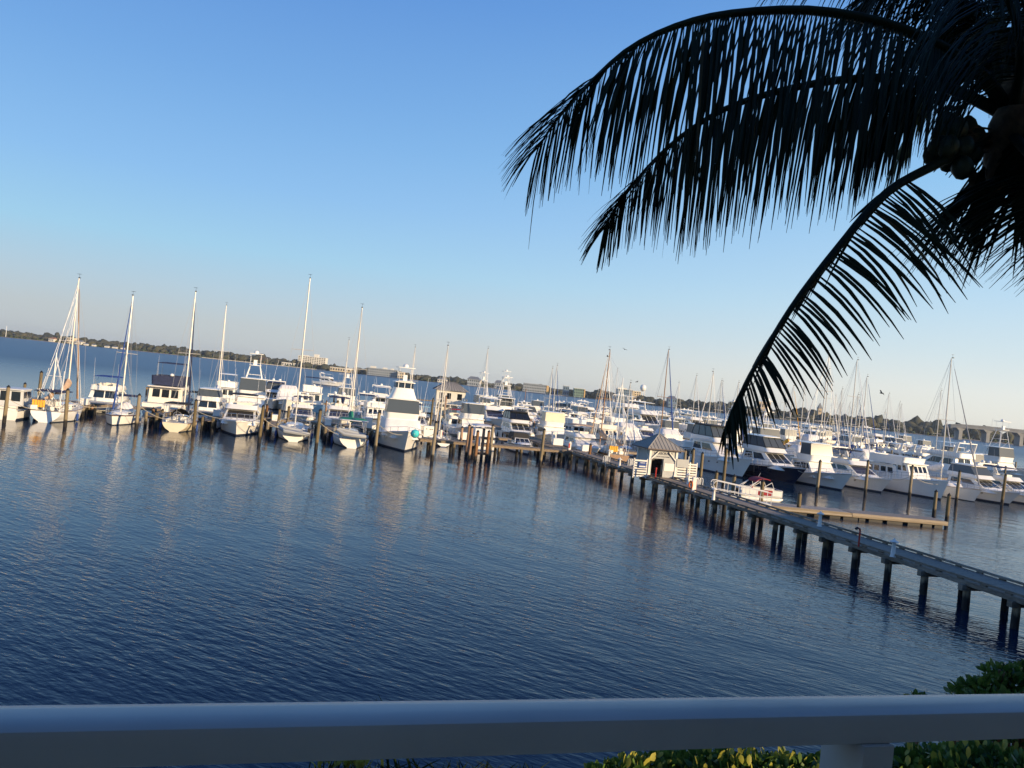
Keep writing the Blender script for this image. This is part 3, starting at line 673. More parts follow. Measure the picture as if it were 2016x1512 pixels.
def motoryacht(label, L=15., B=4.7, hullm=None, arch=True, bim=None, enclosure=None, mask=None, group=None, fine=True, name='motor_yacht', bridge=True, tall=1.0, blackframe=False, tender=False, rake=.13, domes=2):
    bt = Boat(name, label, 'yacht', group, fine); k = L / 15.
    h = Hull(L, B, 2.2 * k * tall, 1.35 * k * tall, .92, .45, 2.5, 1.5, rake, .25, .7, flare=1.7)
    bt.p('hull', h.mesh(MB()), [hullm or WHITE, BOOT]); bt.p('deck', h.deck(MB()), DECK)
    bt.p('rub_rail', h.rub(MB(), .045, -.12), ALU if hullm is None else WHITE)
    zd = h.zs(.5)
    m = MB(); R = []
    for x, y0, y1, z in ((.40, -.30, .30, zd - .15), (.37, -.30, .27, zd + .35 * k)):
        R.append(rounded(-B * x, B * x, y0 * L, y1 * L, z, .8, 4))
    m.loft(R); bt.p('trunk_cabin', m, WHITE, angle=1.0)
    m = MB(); q = m.fr((-B * .38, B * .38, -.30 * L, .20 * L, zd + .3 * k), (-B * .33, B * .33, -.28 * L, .03 * L, zd + 1.55 * k * tall))
    cb = bt.p('cabin', m, WHITE)
    bt.wins('windshield', q['front'], spans(3 if mask is None else 1, .05, .95, .03), .2, .9, mask or GLASS, cb)
    bt.wins('window', q['left'], [(.18, .55), (.6, .9)], .3, .85, GLASS, cb); bt.wins('window', q['right'], [(.1, .4), (.45, .82)], .3, .85, GLASS, cb)
    bt.wins('saloon_door', q['back'], [(.15, .5), (.54, .88)], .05, .88, GLASS, cb)
    zf = zd + 1.55 * k * tall; zt = zf + 2.0 * k
    if bridge:
        m = MB(); m.loft([rounded(-B * .37, B * .37, -.33 * L, .06 * L, zf, .5), rounded(-B * .38, B * .38, -.33 * L, .10 * L, zf + .12, .6), rounded(-B * .36, B * .36, -.33 * L, .05 * L, zf + .72 * k, .6)], cap1=False)
        m.loft([rounded(-B * .35, B * .35, -.325 * L, .055 * L, zf + .2, .5), rounded(-B * .34, B * .34, -.325 * L, .04 * L, zf + .72 * k, .6)], cap0=True, cap1=False, flip=True)
        bt.p('flybridge', m, WHITE, angle=1.0)
        m = MB(); m.box((0, -.02 * L, zf + .5), (1.2, .5, .75)); m.box((-.8, -.10 * L, zf + .5), (.6, .6, .7)); m.box((.8, -.10 * L, zf + .5), (.6, .6, .7)); bt.p('helm_seat', m, WHITE2)
        if enclosure or blackframe:
            m = MB(); q = m.fr((-B * .36, B * .36, -.30 * L, .055 * L, zf + .70 * k), (-B * .31, B * .31, -.28 * L, -.03 * L, zt - .06))
            bt.p('enclosure', m, enclosure or CLEAR)
            m = MB(); slab(m, -B * .33, B * .33, -.30 * L, -.01 * L, zt - .06, zt + .02, .4, .10); bt.p('bimini_top', m, bim or WHITE)
            if blackframe:
                m = MB()
                for nm in ('front', 'left', 'right'):
                    Q = q[nm]; 
                    for u in (0, .33, .66, 1.0): 
                        a = Q[0] * (1 - u) + Q[1] * u; b = Q[3] * (1 - u) + Q[2] * u; m.tube(a, b, .05, n=4)
                    m.tube(Q[0], Q[1], .05, n=4); m.tube(Q[3], Q[2], .07, n=4)
                bt.p('enclosure_frame', m, CBLACK)
        elif bim:
            m = MB(); slab(m, -B * .34, B * .34, -.24 * L, .0, zt, zt + .05, .4, .1); bt.p('bimini_top', m, bim)
            m = MB()
            for sx in (-1, 1):
                for y in (-.22, -.02): m.tube((sx * B * .34, -.12 * L, zf + .6), (sx * B * .33, y * L, zt), .022, n=4)
            bt.p('bimini_frame', m, STEEL)
        if arch:
            m = MB()
            for sx in (-1, 1):
                m.loft([[Vector((sx * B * .36 + dx, -.26 * L + dy - s * .5, zf + .5 + s * 1.75 * k)) for dx, dy in ((-.06, -.45), (.06, -.45), (.06, .35 - s * .4), (-.06, .35 - s * .4))] for s in (0, .5, 1)])
            m.box((0, -.26 * L - .55, zf + .5 + 1.75 * k), (B * .74, .8, .14)); bt.p('radar_arch', m, WHITE)
            zz = zf + .6 + 1.75 * k
            for i in range(domes): radar_bits(bt, (i - (domes - 1) / 2) * 1.2, -.26 * L - .55, zz, .28)
    if tender:
        m = MB(); m.path([(-.7, -.33 * L, zf + .9), (-.7, -.22 * L, zf + .95), (0, -.17 * L, zf + 1.0), (.7, -.22 * L, zf + .95), (.7, -.33 * L, zf + .9)], .22, 8); m.box((0, -.27 * L, zf + .8), (1.2, .1 * L, .1)); bt.p('tender', m, RUB)
    if fine: fenders(bt, h, (.3, .55), CBLACK if L > 13.5 else CWHITE)
    m = MB(); h.rail(m, .42, .985, .75, .022, 9, True); bt.p('bow_rail', m, STEEL)
    for wa in ((-B * .3, -.27 * L, zf + .6, 3.6, .5), (B * .3, -.27 * L, zf + .6, 3.0, .5)):
        m = MB(); whip(m, *wa); bt.p('antenna', m, ALU)
    for t in (.62, .72):
        for sg in (-1, 1):
            a = h.half(t); p0 = a[4]; p1 = a[5]
            m = MB(); cx = (p0[0] + p1[0]) / 2; m.loft([[Vector((sg * (cx + .02 + dx), p0[1] + .22 * math.cos(an), (p0[2] + p1[2]) / 2 + .1 * math.sin(an))) for an in [i * math.pi / 4 for i in range(8)]] for dx in (-.1, .015)], flip=sg < 0)
            bt.p('porthole', m, GLASS)
    m = MB(); m.box((0, -L / 2 - .25, .28), (B * .8, .9, .08)); bt.p('swim_platform', m, WHITE2)
    return bt

def trawler(label, L=14., B=4.8, hullm=None, bridgem=None, group=None, fine=True, name='trawler_yacht', mastz=0., top=None, nw=4, ring=False, flag=False, cabm=None):
    bt = Boat(name, label, 'boat', group, fine); k = L / 14.
    h = Hull(L, B, 2.5 * k, 1.35 * k, .88, .42, 2.3, 1.7, .07, .05, .9, flare=1.5)
    bt.p('hull', h.mesh(MB()), [hullm or WHITE, BOOT]); bt.p('deck', h.deck(MB()), DECK); bt.p('rub_rail', h.rub(MB(), .06, -.15), TEAK if hullm is None else WHITE)
    zd = h.zs(.45); cm = cabm or WHITE
    m = MB(); q = m.fr((-B * .38, B * .38, -.38 * L, .06 * L, zd - .3), (-B * .37, B * .37, -.37 * L, .02 * L, zd + 1.6 * k)); cb = bt.p('saloon', m, cm)
    bt.wins('window', q['left'], spans(nw, .08, .92, .06), .5, .85, GLASS, cb); bt.wins('window', q['right'], spans(nw, .08, .92, .06), .5, .85, GLASS, cb)
    bt.wins('window', q['back'], spans(3, .08, .92, .06), .35, .85, GLASS, cb)
    m = MB(); q = m.fr((-B * .34, B * .34, -.06 * L, .20 * L, zd + .1), (-B * .31, B * .31, -.06 * L, .13 * L, zd + 2.1 * k)); cb = bt.p('pilothouse', m, cm)
    bt.wins('windshield', q['front'], spans(4, .05, .95, .06), .52, .88, GLASS, cb)
    bt.wins('window', q['left'], spans(3, .08, .92, .1), .55, .88, GLASS, cb); bt.wins('window', q['right'], spans(3, .08, .92, .1), .55, .88, GLASS, cb)
    m = MB(); slab(m, -B * .41, B * .41, -.44 * L, .0, zd + 1.6 * k, zd + 1.70 * k, .3); slab(m, -B * .35, B * .35, -.08 * L, .16 * L, zd + 2.1 * k, zd + 2.2 * k, .3); bt.p('roof', m, cm)
    zb = zd + 1.7 * k
    m = MB(); m.loft([rounded(-B * .36, B * .36, -.34 * L, .09 * L, zb + .1, .3), rounded(-B * .38, B * .38, -.34 * L, .11 * L, zb + 1.15 * k, .4)], cap1=False, cap0=False)
    m.loft([rounded(-B * .34, B * .34, -.335 * L, .08 * L, zb + .1, .3), rounded(-B * .36, B * .36, -.335 * L, .10 * L, zb + 1.15 * k, .4)], cap1=False, cap0=True, flip=True)
    bt.p('flybridge', m, bridgem or cm)
    if top:
        m = MB(); slab(m, -B * .33, B * .33, -.22 * L, .06 * L, zb + 2.6 * k, zb + 2.66 * k, .4, .1); bt.p('bimini_top', m, top)
        m = MB()
        for sx in (-1, 1):
            for y in (-.2, .04): m.tube((sx * B * .33, y * L, zb + .3), (sx * B * .32, y * L, zb + 2.6 * k), .03, n=4)
        bt.p('bimini_frame', m, STEEL)
    if mastz:
        m = MB(); m.tube((0, -.15 * L, zb), (0, -.17 * L, mastz), .09, .05, 6); m.tube((0, -.15 * L, zb + 1.2), (0, -.40 * L, zb + 3.0), .05, .04, 5); m.tube((-.7, -.16 * L, mastz - 1.5), (.7, -.16 * L, mastz - 1.5), .03, n=4); bt.p('mast', m, MAST)
        m = MB()
        for sx in (-1, 1): m.tube((sx * B * .36, -.15 * L, zb), (0, -.17 * L, mastz - .3), .015, n=3)
        m.tube((0, .12 * L, zb + .9), (0, -.17 * L, mastz - .3), .015, n=3); m.tube((0, -.40 * L, zb + 3.0), (0, -.17 * L, mastz - .1), .015, n=3); bt.p('rigging', m, WIRE)
    radar_bits(bt, .3, -.26 * L, zb + 1.2 * k, .28)
    m = MB(); h.rail(m, .3, .985, .8, .022, 11, True); bt.p('bow_rail', m, STEEL)
    for wa in ((-B * .3, -.2 * L, zb + 1, 3.2, .4), (B * .3, -.2 * L, zb + 1, 2.8, .4)):
        m = MB(); whip(m, *wa); bt.p('antenna', m, ALU)
    if ring:
        m = MB(); m.path([(-B * .345, .02 * L + .35 * math.cos(a), zd + .55 + .35 * math.sin(a)) for a in [i * math.pi / 5 for i in range(11)]], .08, 6); bt.p('life_ring', m, ORANGE)
    if flag:
        m = MB(); m.tube((0, -L / 2, h.fs), (0, -L / 2 - .5, h.fs + 2.), .02, n=4); m.loft([[Vector((dx, -L / 2 - .3 - s * .8, h.fs + 1.9 - s * .3 - dz)) for dx, dz in ((-.01, 0), (.01, 0), (.01, .5), (-.01, .5))] for s in (0, .5, 1)]); bt.p('flag', m, REDP)
    return bt

def sailboat(label, L=11., B=3.6, mast=15., hullm=None, cover=None, furl=None, bim=None, dodger=None, mizzen=0., group=None, fine=True, name='sailboat', spreaders=1, stripe=None, mastm=None, mx=.06, arch=None, dinghy=None, wires=True, solar=None, mainup=1.0, rustic=False, fb=None, furlr=.10):
    bt = Boat(name, label, 'sailboat', group, fine); k = L / 11.
    h = Hull(L, B, fb or 1.35 * k, 1.05 * k, .72, .45, 2.1, 1.9, .07, -.35, 1.0, wlk=.9, flare=1.2, rnd_=1)
    sm = stripe or hullm or WHITE
    bt.p('hull', h.mesh(MB(), stripe is not None), [hullm or WHITE, BOOT, sm]); bt.p('deck', h.deck(MB(), .03, .03), DECK)
    bt.p('toe_rail', h.rub(MB(), .03), TEAK)
    zd = h.zs(.5); mm = mastm or MAST
    m = MB(); R = [rounded(-B * .28, B * .28, -.16 * L, .24 * L, zd - .1, .5), rounded(-B * .25, B * .25, -.16 * L, .20 * L, zd + .38 * k, .5), rounded(-B * .16, B * .16, -.14 * L, .17 * L, zd + .46 * k, .3)]
    m.loft(R); cb = bt.p('cabin_trunk', m, WHITE, angle=.9)
    for sg in (-1, 1):
        for y in (-.1, -.02, .06): bt.p('portlight', MB().box((sg * B * .268, y * L, zd + .17 * k), (.05, .55, .15)), GLASS, cb)
    m = MB()
    for sg in (-1, 1): m.box((sg * B * .27, -.30 * L, zd + .1), (.12, .25 * L, .32))
    m.box((0, -.30 * L, zd - .3), (B * .5, .24 * L, .06)); bt.p('cockpit_coaming', m, WHITE)
    m = MB(); m.path([(.45 * math.cos(a), -.36 * L, zd + .65 + .45 * math.sin(a)) for a in [i * math.pi / 6 for i in range(13)]], .025, 4); m.tube((0, -.35 * L, zd - .2), (0, -.35 * L, zd + .65), .08, n=6); bt.p('steering_wheel', m, STEEL)
    y0 = mx * L
    m = MB(); m.path([(0, y0, zd + .2), (0, y0 - .02 * L * .5, mast * .6), (0, y0 - .02 * L, mast)], [.092, .086, .06], 8); ms = bt.p('mast', m, mm)
    m = MB()
    m.tube((0, y0, mast), (0, y0 - .15, mast + .55), .015, n=3); m.tube((-.25, y0 - .1, mast + .5), (.2, y0 - .1, mast + .5), .02, n=3); m.box((0, y0 - .02, mast + .08), (.16, .3, .1)); bt.p('wind_vane', m, BLACK, ms)
    sp = [mast * .55] if spreaders == 1 else [mast * .42, mast * .68]
    m = MB()
    for z in sp: m.tube((-B * .33, y0 - .1, z - .06), (B * .33, y0 - .1, z + .0), .035, n=4)
    bt.p('spreader', m, mm, ms)
    yb = y0 - .38 * L; zb = zd + 1.35 * k
    m = MB(); m.tube((0, y0 - .1, zb), (0, yb, zb + .15), .07, n=6); bt.p('boom', m, mm)
    if cover is not None:
        m = MB(); m.path([(0, y0 + .12, zb + 1.0 * mainup), (0, y0 - .25, zb + .85 * mainup), (0, y0 - .12 * L, zb + .40 * mainup), (0, y0 - .25 * L, zb + .26), (0, yb, zb + .22)], [.16, .24 + .12 * mainup, .22 + .06 * mainup, .18, .08], 8, sz=1.35); bt.p('sail_cover', m, cover)
    m = MB(); bow = h.sheer(.985); fst = Vector((0, y0 - .02, mast * .985))
    bp = Vector((0, bow.y, bow.z + .1))
    m.path([bp + (fst - bp) * .03, bp + (fst - bp) * .3, bp + (fst - bp) * .93], [furlr, furlr * .8, furlr * .3], 6); bt.p('furled_headsail', m, furl or CWHITE)
    if wires:
        m = MB(); r = .014
        m.tube(bp, fst, r, n=3); m.tube((0, -.49 * L, h.fs), (0, y0 - .02 * L, mast), r, n=3)
        for sg in (-1, 1):
            ch = Vector((sg * B * .46, y0 - .15, zd)); tip = Vector((sg * B * .33, y0 - .1, sp[-1]))
            m.tube(ch, tip, r, n=3); m.tube(tip, (0, y0 - .02 * L, mast * .98), r, n=3); m.tube(ch + Vector((0, -.4, 0)), (0, y0, sp[0]), r, n=3); m.tube(ch + Vector((0, .4, 0)), (0, y0, sp[0]), r, n=3)
        m.tube((0, yb, zb + .15), (0, y0 - .02 * L, mast), r, n=3)
        bt.p('rigging', m, WIRE)
    if mizzen:
        ym = -.34 * L
        m = MB(); m.path([(0, ym, zd - .1), (0, ym - .05, mizzen)], [.09, .06], 8); m.tube((-.7, ym, mizzen * .66), (.7, ym, mizzen * .66), .03, n=4); bt.p('mizzen_mast', m, ALU)
        m = MB(); m.path([(0, ym + .1, zd + 1.75), (0, ym - .25, zd + 1.6), (0, ym - 1.2, zd + 1.35), (0, ym - 2.3, zd + 1.35)], [.12, .24, .19, .07], 8, sz=1.3); bt.p('mizzen_sail_cover', m, cover or CTAN)
        m = MB()
        for sg in (-1, 1):
            for dy in (-.6, .1, .5): m.tube((sg * B * .38, ym + dy, h.zs(.2)), (0, ym, mizzen * .97), .016, n=3)
            for dy in (1.0, 1.8): m.tube((sg * B * .45, y0 - dy, zd), (0, y0 - .1, mast * (.95 - dy * .1)), .022, n=3)
            m.tube((sg * B * .3, -.46 * L, zd), (0, y0 - .02 * L, mast * .9), .022, n=3)
        m.tube((0, ym, mizzen), (0, y0 - .02 * L, mast * .96), .02, n=3); bt.p('mizzen_rigging', m, ALU)
    if bim:
        m = MB(); slab(m, -B * .40, B * .40, -.42 * L, -.2 * L, zd + 1.95, zd + 2.0, .3, .12); bt.p('bimini_top', m, bim)
        m = MB()
        for sg in (-1, 1):
            for y in (-.41, -.21): m.tube((sg * B * .40, -.31 * L, zd + .2), (sg * B * .39, y * L, zd + 1.95), .02, n=4)
        bt.p('bimini_frame', m, STEEL)
    if dodger:
        m = MB(); m.loft([[Vector((B * .27 * math.cos(a) * w, y * L, zd + .35 + hh * math.sin(a))) for a in [i * math.pi / 8 for i in range(9)]] for y, w, hh in ((-.04, .9, .25), (-.09, 1.0, .8), (-.17, 1.05, 1.0))], closed=False, cap0=False, cap1=False); bt.p('dodger', m, dodger)
    if arch:
        m = MB(); w = B * .36
        m.path([(-w, -.46 * L, zd - .1), (-w, -.50 * L, zd + 1.9), (w, -.50 * L, zd + 1.9), (w, -.46 * L, zd - .1)], .035, 5)
        m.path([(-w, -.40 * L, zd - .1), (-w, -.42 * L, zd + 1.9), (w, -.42 * L, zd + 1.9), (w, -.40 * L, zd - .1)], .035, 5)
        for sg in (-1, 1): m.tube((sg * w, -.42 * L, zd + 1.9), (sg * w, -.56 * L, zd + 2.0), .035, n=4)
        bt.p('davit_arch', m, STEEL)
        m = MB(); m.box((0, -.47 * L, zd + 1.97), (B * .8, 1.2, .05)); bt.p('arch_panel', m, arch)
    if dinghy:
        m = MB(); zz = zd - .1 + dinghy; yy = -.5 * L - .6; w = B * .42
        m.path([(-w - .2, yy - .1, zz + .5), (-w * .6, yy - .3, zz + .05), (0, yy - .35, zz), (w * .6, yy - .3, zz - .05), (w, yy - .15, zz - .1)], [.16, .24, .25, .25, .2], 8)
        m.path([(-w, yy + .7, zz + .5), (0, yy + .75, zz + .2), (w, yy + .7, zz)], [.18, .24, .2], 8); m.box((0, yy + .2, zz + .08), (w * 1.7, .9, .1)); bt.p('dinghy', m, RUB)
        m = MB(); m.box((w * .98, yy + .2, zz + .3), (.3, .5, .5)); m.tube((w * .98, yy + .2, zz + .1), (w * 1.0, yy + .2, zz - .6), .08, n=6); bt.p('outboard_motor', m, BLACK)
    if fine: fenders(bt, h, (.35,), CBLUE if B > 3.5 else CWHITE)
    m = MB(); h.rail(m, .03, .985, .6, .018, 9, True, .05); 
    w = h.ws(.03) - .05; m.path([(-w, h.sheer(.03).y, h.zs(.03) + .6), (w, h.sheer(.03).y, h.zs(.03) + .6)], .02, 4); bt.p('lifelines', m, STEEL)
    if rustic:
        m = MB(); r2 = random.Random(5)
        for i in range(16):
            x = r2.uniform(-B * .33, B * .33); y = r2.uniform(-.47, -.2) * L; m.box((x, y, zd + .2 + r2.random() * .4), (.3 + r2.random() * .4, .4, .3 + r2.random() * .5), r2.random())
        bt.p('deck_gear', m, WHITE2)
        m = MB()
        for i in range(5): x = -B * .34 + i * .25; m.box((x, -.44 * L, zd + .65), (.2, .2, .75), .2)
        bt.p('jerry_can', m, YELL)
        m = MB()
        for i in range(7): m.tube((r2.uniform(-1, 1) * B * .36, -.47 * L + r2.random() * 2, zd), (r2.uniform(-1, 1) * B * .36, -.46 * L + r2.random() * 2, zd + 2.2), .025, n=4)
        m.tube((B * .3, -.47 * L, zd), (B * .36, -.5 * L, zd + 4.3), .03, n=4)
        bt.p('stern_pole', m, ALU)
    return bt

def express(label, L=9., B=3.1, hullm=None, canvas=None, bim=None, group=None, fine=True, name='express_cruiser', arch=False, hard=None):
    bt = Boat(name, label, 'boat', group, fine); k = L / 9.
    h = Hull(L, B, 1.5 * k, 1.0 * k, .92, .42, 2.4, 1.5, .12, .1, .5, flare=1.6)
    bt.p('hull', h.mesh(MB(), True), [hullm or WHITE, BOOT, hullm or WHITE]); bt.p('deck', h.deck(MB()), DECK); bt.p('rub_rail', h.rub(MB(), .04), BLACK)
    zd = h.zs(.5)
    m = MB(); m.loft([rounded(-B * .36, B * .36, -.05 * L, .34 * L, zd - .1, .5), rounded(-B * .26, B * .26, -.05 * L, .24 * L, zd + .4, .5)]); bt.p('foredeck_cabin', m, WHITE)
    m = MB(); q = m.fr((-B * .40, B * .40, -.12 * L, .10 * L, zd + .1), (-B * .32, B * .32, -.10 * L, -.02 * L, zd + 1.0 * k)); 
    ws = bt.p('windshield_frame', m, WHITE); bt.wins('windshield', q['front'], spans(3, .04, .96, .03), .15, .92, GLASS, ws); bt.wins('window', q['left'], [(.1, .9)], .2, .9, GLASS, ws); bt.wins('window', q['right'], [(.1, .9)], .2, .9, GLASS, ws)
    if canvas:
        m = MB(); m.fr((-B * .40, B * .40, -.40 * L, -.02 * L, zd + .7 * k), (-B * .34, B * .34, -.34 * L, -.08 * L, zd + 1.75 * k)); bt.p('canvas_enclosure', m, canvas)
    if bim:
        m = MB(); slab(m, -B * .38, B * .38, -.38 * L, -.02 * L, zd + 2.1 * k, zd + 2.15 * k, .3, .12); bt.p('bimini_top', m, bim)
        m = MB()
        for sg in (-1, 1):
            for y in (-.36, -.2, -.04): m.tube((sg * B * .38, y * L, zd), (sg * B * .37, y * L, zd + 2.1 * k), .025, n=4)
        bt.p('bimini_frame', m, STEEL)
    if hard:
        m = MB(); slab(m, -B * .40, B * .40, -.32 * L, .02 * L, zd + 1.9 * k, zd + 2.0 * k, .3, .08); bt.p('hardtop', m, hard)
        m = MB(); q = m.fr((-B * .38, B * .38, -.28 * L, .05 * L, zd + .2), (-B * .36, B * .36, -.28 * L, .0, zd + 1.9 * k)); o = bt.p('pilothouse', m, GREYW)
        bt.wins('windshield', q['front'], spans(2, .06, .94, .06), .5, .9, GLASS, o); bt.wins('window', q['left'], spans(2, .06, .94, .08), .5, .9, GLASS, o); bt.wins('window', q['right'], spans(2, .06, .94, .08), .5, .9, GLASS, o); bt.wins('window', q['back'], spans(2, .06, .94, .08), .3, .9, GLASS, o)
    m = MB(); m.box((0, -.33 * L, zd - .25), (B * .78, .22 * L, .1)); m.box((0, -.42 * L, zd), (B * .7, .5, .6)); bt.p('cockpit', m, WHITE2)
    bt.p('opening_shade', MB().box((0, -.16 * L, zd + .35), (B * .72, .05, 1.1)), GLASS)  # dark panel painted for the shade inside the cockpit opening
    m = MB(); m.box((0, -.13 * L, zd + .35), (B * .78, .05, 1.2)); bt.p('aft_bulkhead', m, WHITE)
    m = MB(); h.rail(m, .5, .985, .5, .02, 7); bt.p('bow_rail', m, STEEL)
    return bt

def console(label, L=8., B=2.7, top=None, group=None, fine=True, hullm=None, name='center_console_boat', riggers=True):
    bt = Boat(name, label, 'boat', group, fine); k = L / 8.
    h = Hull(L, B, 1.3 * k, .85 * k, .92, .42, 2.3, 1.5, .12, .1, .4, flare=1.7)
    bt.p('hull', h.mesh(MB()), [hullm or WHITE, BOOT]); bt.p('deck', h.deck(MB(), .35, .12), DECK); bt.p('rub_rail', h.rub(MB(), .035), BLACK)
    zd = h.zs(.4)
    m = MB(); m.fr((-.5, .5, -.08 * L, .12 * L, zd - .4), (-.42, .42, -.06 * L, .05 * L, zd + .75)); m.box((0, -.17 * L, zd + .1), (.9, .5, .9)); bt.p('console', m, WHITE)
    m = MB()
    for sx in (-1, 1):
        for y in (-.14, .06): m.tube((sx * .55, y * L, zd - .3), (sx * .65, y * L, zd + 1.9), .035, n=4)
    bt.p('top_frame', m, ALU)
    m = MB(); slab(m, -B * .38, B * .38, -.22 * L, .10 * L, zd + 1.9, zd + 1.96, .3, .06); bt.p('t_top', m, top or WHITE)
    m = MB()
    for x in (-.4, .4): m.box((x, -L / 2 - .3, .75), (.42, .6, .7)); m.box((x, -L / 2 - .25, .2), (.2, .3, .7))
    bt.p('outboard_motor', m, WHITE if not riggers else BLACK)
    if riggers:
        for sx in (-1, 1): bt.p('outrigger', MB().tube((sx * .8, -.05 * L, zd + 1.9), (sx * 1.9, -.3 * L, zd + 5.4), .025, .01, 4), ALU)
    m = MB(); whip(m, .5, -.1 * L, zd + 1.95, 2.4, .3); bt.p('antenna', m, ALU)
    return bt
# ------------------------------------------------------------------ the main pier
DZ = 1.5
a0 = AB(P(1110, 884, DZ))[0]; a0n = AB(P(2016, 1181, DZ))[0]; PA = (a0 + a0n) / 2; PW = 2.9
PB0, PB1 = 6.0, AB(P(1110, 884, DZ))[1]
print('pier a', a0, a0n, 'b end', PB1, 'width chk', AB(P(2016, 1144, DZ)), AB(P(1407, 971, DZ)))
pier = empty('pier', M(PA, PB0), TH, 'long grey timber pier on pilings running out from the right edge', 'pier')
PLn = PB1 - PB0
def boards(length, width, z, step=.145, gap=.008, thick=.04, rs=3, x0=0.0, y0=0.0, cross=True):
    m = MB(); r = random.Random(rs); n = int(length / step)
    for i in range(n):
        y = y0 + (i + .5) * step; dz = r.uniform(-.004, .004)
        if cross: m.box((x0 + width / 2, y, z - thick / 2 + dz), (width + r.uniform(-.02, .02), step - gap, thick))
        else: m.box((y, x0 + width / 2, z - thick / 2 + dz), (step - gap, width + r.uniform(-.02, .02), thick))
    return m
tag(boards(PLn, PW, DZ).build('deck_boards', DECKW, pier, False), kind='stuff')
# kerbs: rails on blocks
kb = MB().box((0, 0, 0), (.14, .34, .075)).build('kerb_block', PIERW, None, False); kb_me = kb.data; bpy.data.objects.remove(kb)
kr = MB().box((0, 0, 0), (.15, 4.18, .115)).build('kerb_rail', PIERW, None, False); kr_me = kr.data; bpy.data.objects.remove(kr)
fs_ = MB().box((0, 0, 0), (.06, 4.19, .21)).build('fascia_board', PIERW, None, False); fs_me = fs_.data; bpy.data.objects.remove(fs_)
cb_ = MB().box((0, 0, 0), (3.5, .28, .3)).build('cap_beam', PIERW, None, False); cb_me = cb_.data; bpy.data.objects.remove(cb_)
def inst(name, me, parent, loc, rz=0.0):
    o = bpy.data.objects.new(name, me); col.objects.link(o); o.parent = parent; o.location = loc; o.rotation_euler = (0, 0, rz); return o
for sx in (.08, PW - .08):
    for i in range(int(PLn / 4.2)): inst('kerb_rail', kr_me, pier, (sx, 2.1 + i * 4.2, DZ + .079 + .0575))
    for i in range(int(PLn / 1.4)): inst('kerb_block', kb_me, pier, (sx, .5 + i * 1.4, DZ + .0395))
for sx in (-.033, PW + .033):
    for i in range(int(PLn / 4.2)): inst('fascia_board', fs_me, pier, (sx, 2.1 + i * 4.2, DZ - .125))
pl_me = MB().lathe([(.185, -1.6), (.185, .6), (.175, 1.16)], 10).build('piling', PILE, None).data
def _drop(me):
    for o in list(bpy.data.objects):
        if o.data == me: bpy.data.objects.remove(o)
_drop(pl_me)
bents = 0
y = .6
while y < PLn - .3:
    inst('cap_beam', cb_me, pier, (PW / 2, y, DZ - .33 - .0))
    for sx in (.18, PW - .18):
        o = inst('piling', pl_me, pier, (sx + rnd.uniform(-.05, .05), y + .02, 0)); o.rotation_euler = (rnd.uniform(-.015, .015), rnd.uniform(-.015, .015), rnd.random() * 6)
    y += 2.75 + rnd.uniform(-.12, .12)
m = MB()
for sx in (.5, PW / 2, PW - .5): m.box((sx, PLn / 2, DZ - .11), (.12, PLn - .1, .14))
m.build('stringer', PIERW, pier, False)

# ------------------------------------------------------------------ docks
def dock(label, a, b, la, lb, z=1.25, group=None, pile=True, boardsz=True, name='dock', step=3.2, m_=None, zb=None):
    """deck la along a, lb along b, corner at (a, b)"""
    rt = empty(name, M(a, b), TH, label, 'dock', group); m_ = m_ or DOCKW
    if boardsz:
        if la > lb: mm = boards(la, lb, z, .19, .012, .05, 5, cross=False)
        else: mm = boards(lb, la, z, .19, .012, .05, 5)
        tag(mm.build('deck_boards', m_, rt, False), kind='stuff')
    else: MB().box((la / 2, lb / 2, z - .03), (la, lb, .06)).build('deck', m_, rt, False)
    mm = MB()
    for x, y, dx, dy in ((la / 2, .04, la - .02, .08), (la / 2, lb - .04, la - .02, .08), (.04, lb / 2, .08, lb - .2), (la - .04, lb / 2, .08, lb - .2)): mm.box((x, y, z - .19), (dx, dy, .25))
    mm.build('fascia_board', m_, rt, False)
    if pile:
        n = max(2, int(max(la, lb) / step) + 1)
        for i in range(n):
            f = i / (n - 1); 
            for e in (.3, .7):
                x = .2 + (la - .4) * f if la > lb else .2 + (la - .4) * (0 if e < .5 else 1)
                y = .2 + (lb - .4) * f if la <= lb else .2 + (lb - .4) * (0 if e < .5 else 1)
                inst('piling', pl_me, rt, (x, y, z - 1.25 - .06))
    return rt
PX1 = PA + PW
dock('brown front dock running left from the end of the grey pier', PA - 20.5, PB1 - 1.5, 20.4, 2.3, 1.42, step=2.6)
dock('timber landing behind the left front row of boats', PA - 100, 107, 98, 2.2, step=4)
dock('timber walkway running on outward past the pier end', PA - 1.0, PB1 + .9, 2.8, 72, 1.42, step=4)
dock('timber landing behind the right front row of boats', PX1 + .4, 101, 74, 2.2, step=4)
dock('wide dock in front of the two storey dock house', PA - 62, 163, 64, 3, step=5)
for b_, a1 in ((150, 125), (200, 160), (250, 190)):
    dock('far right dock between rows of moored boats, %s out' % {150: 'second', 200: 'third', 250: 'fourth'}[b_], PX1 + .5, b_, a1, 2.2, boardsz=False, step=9)

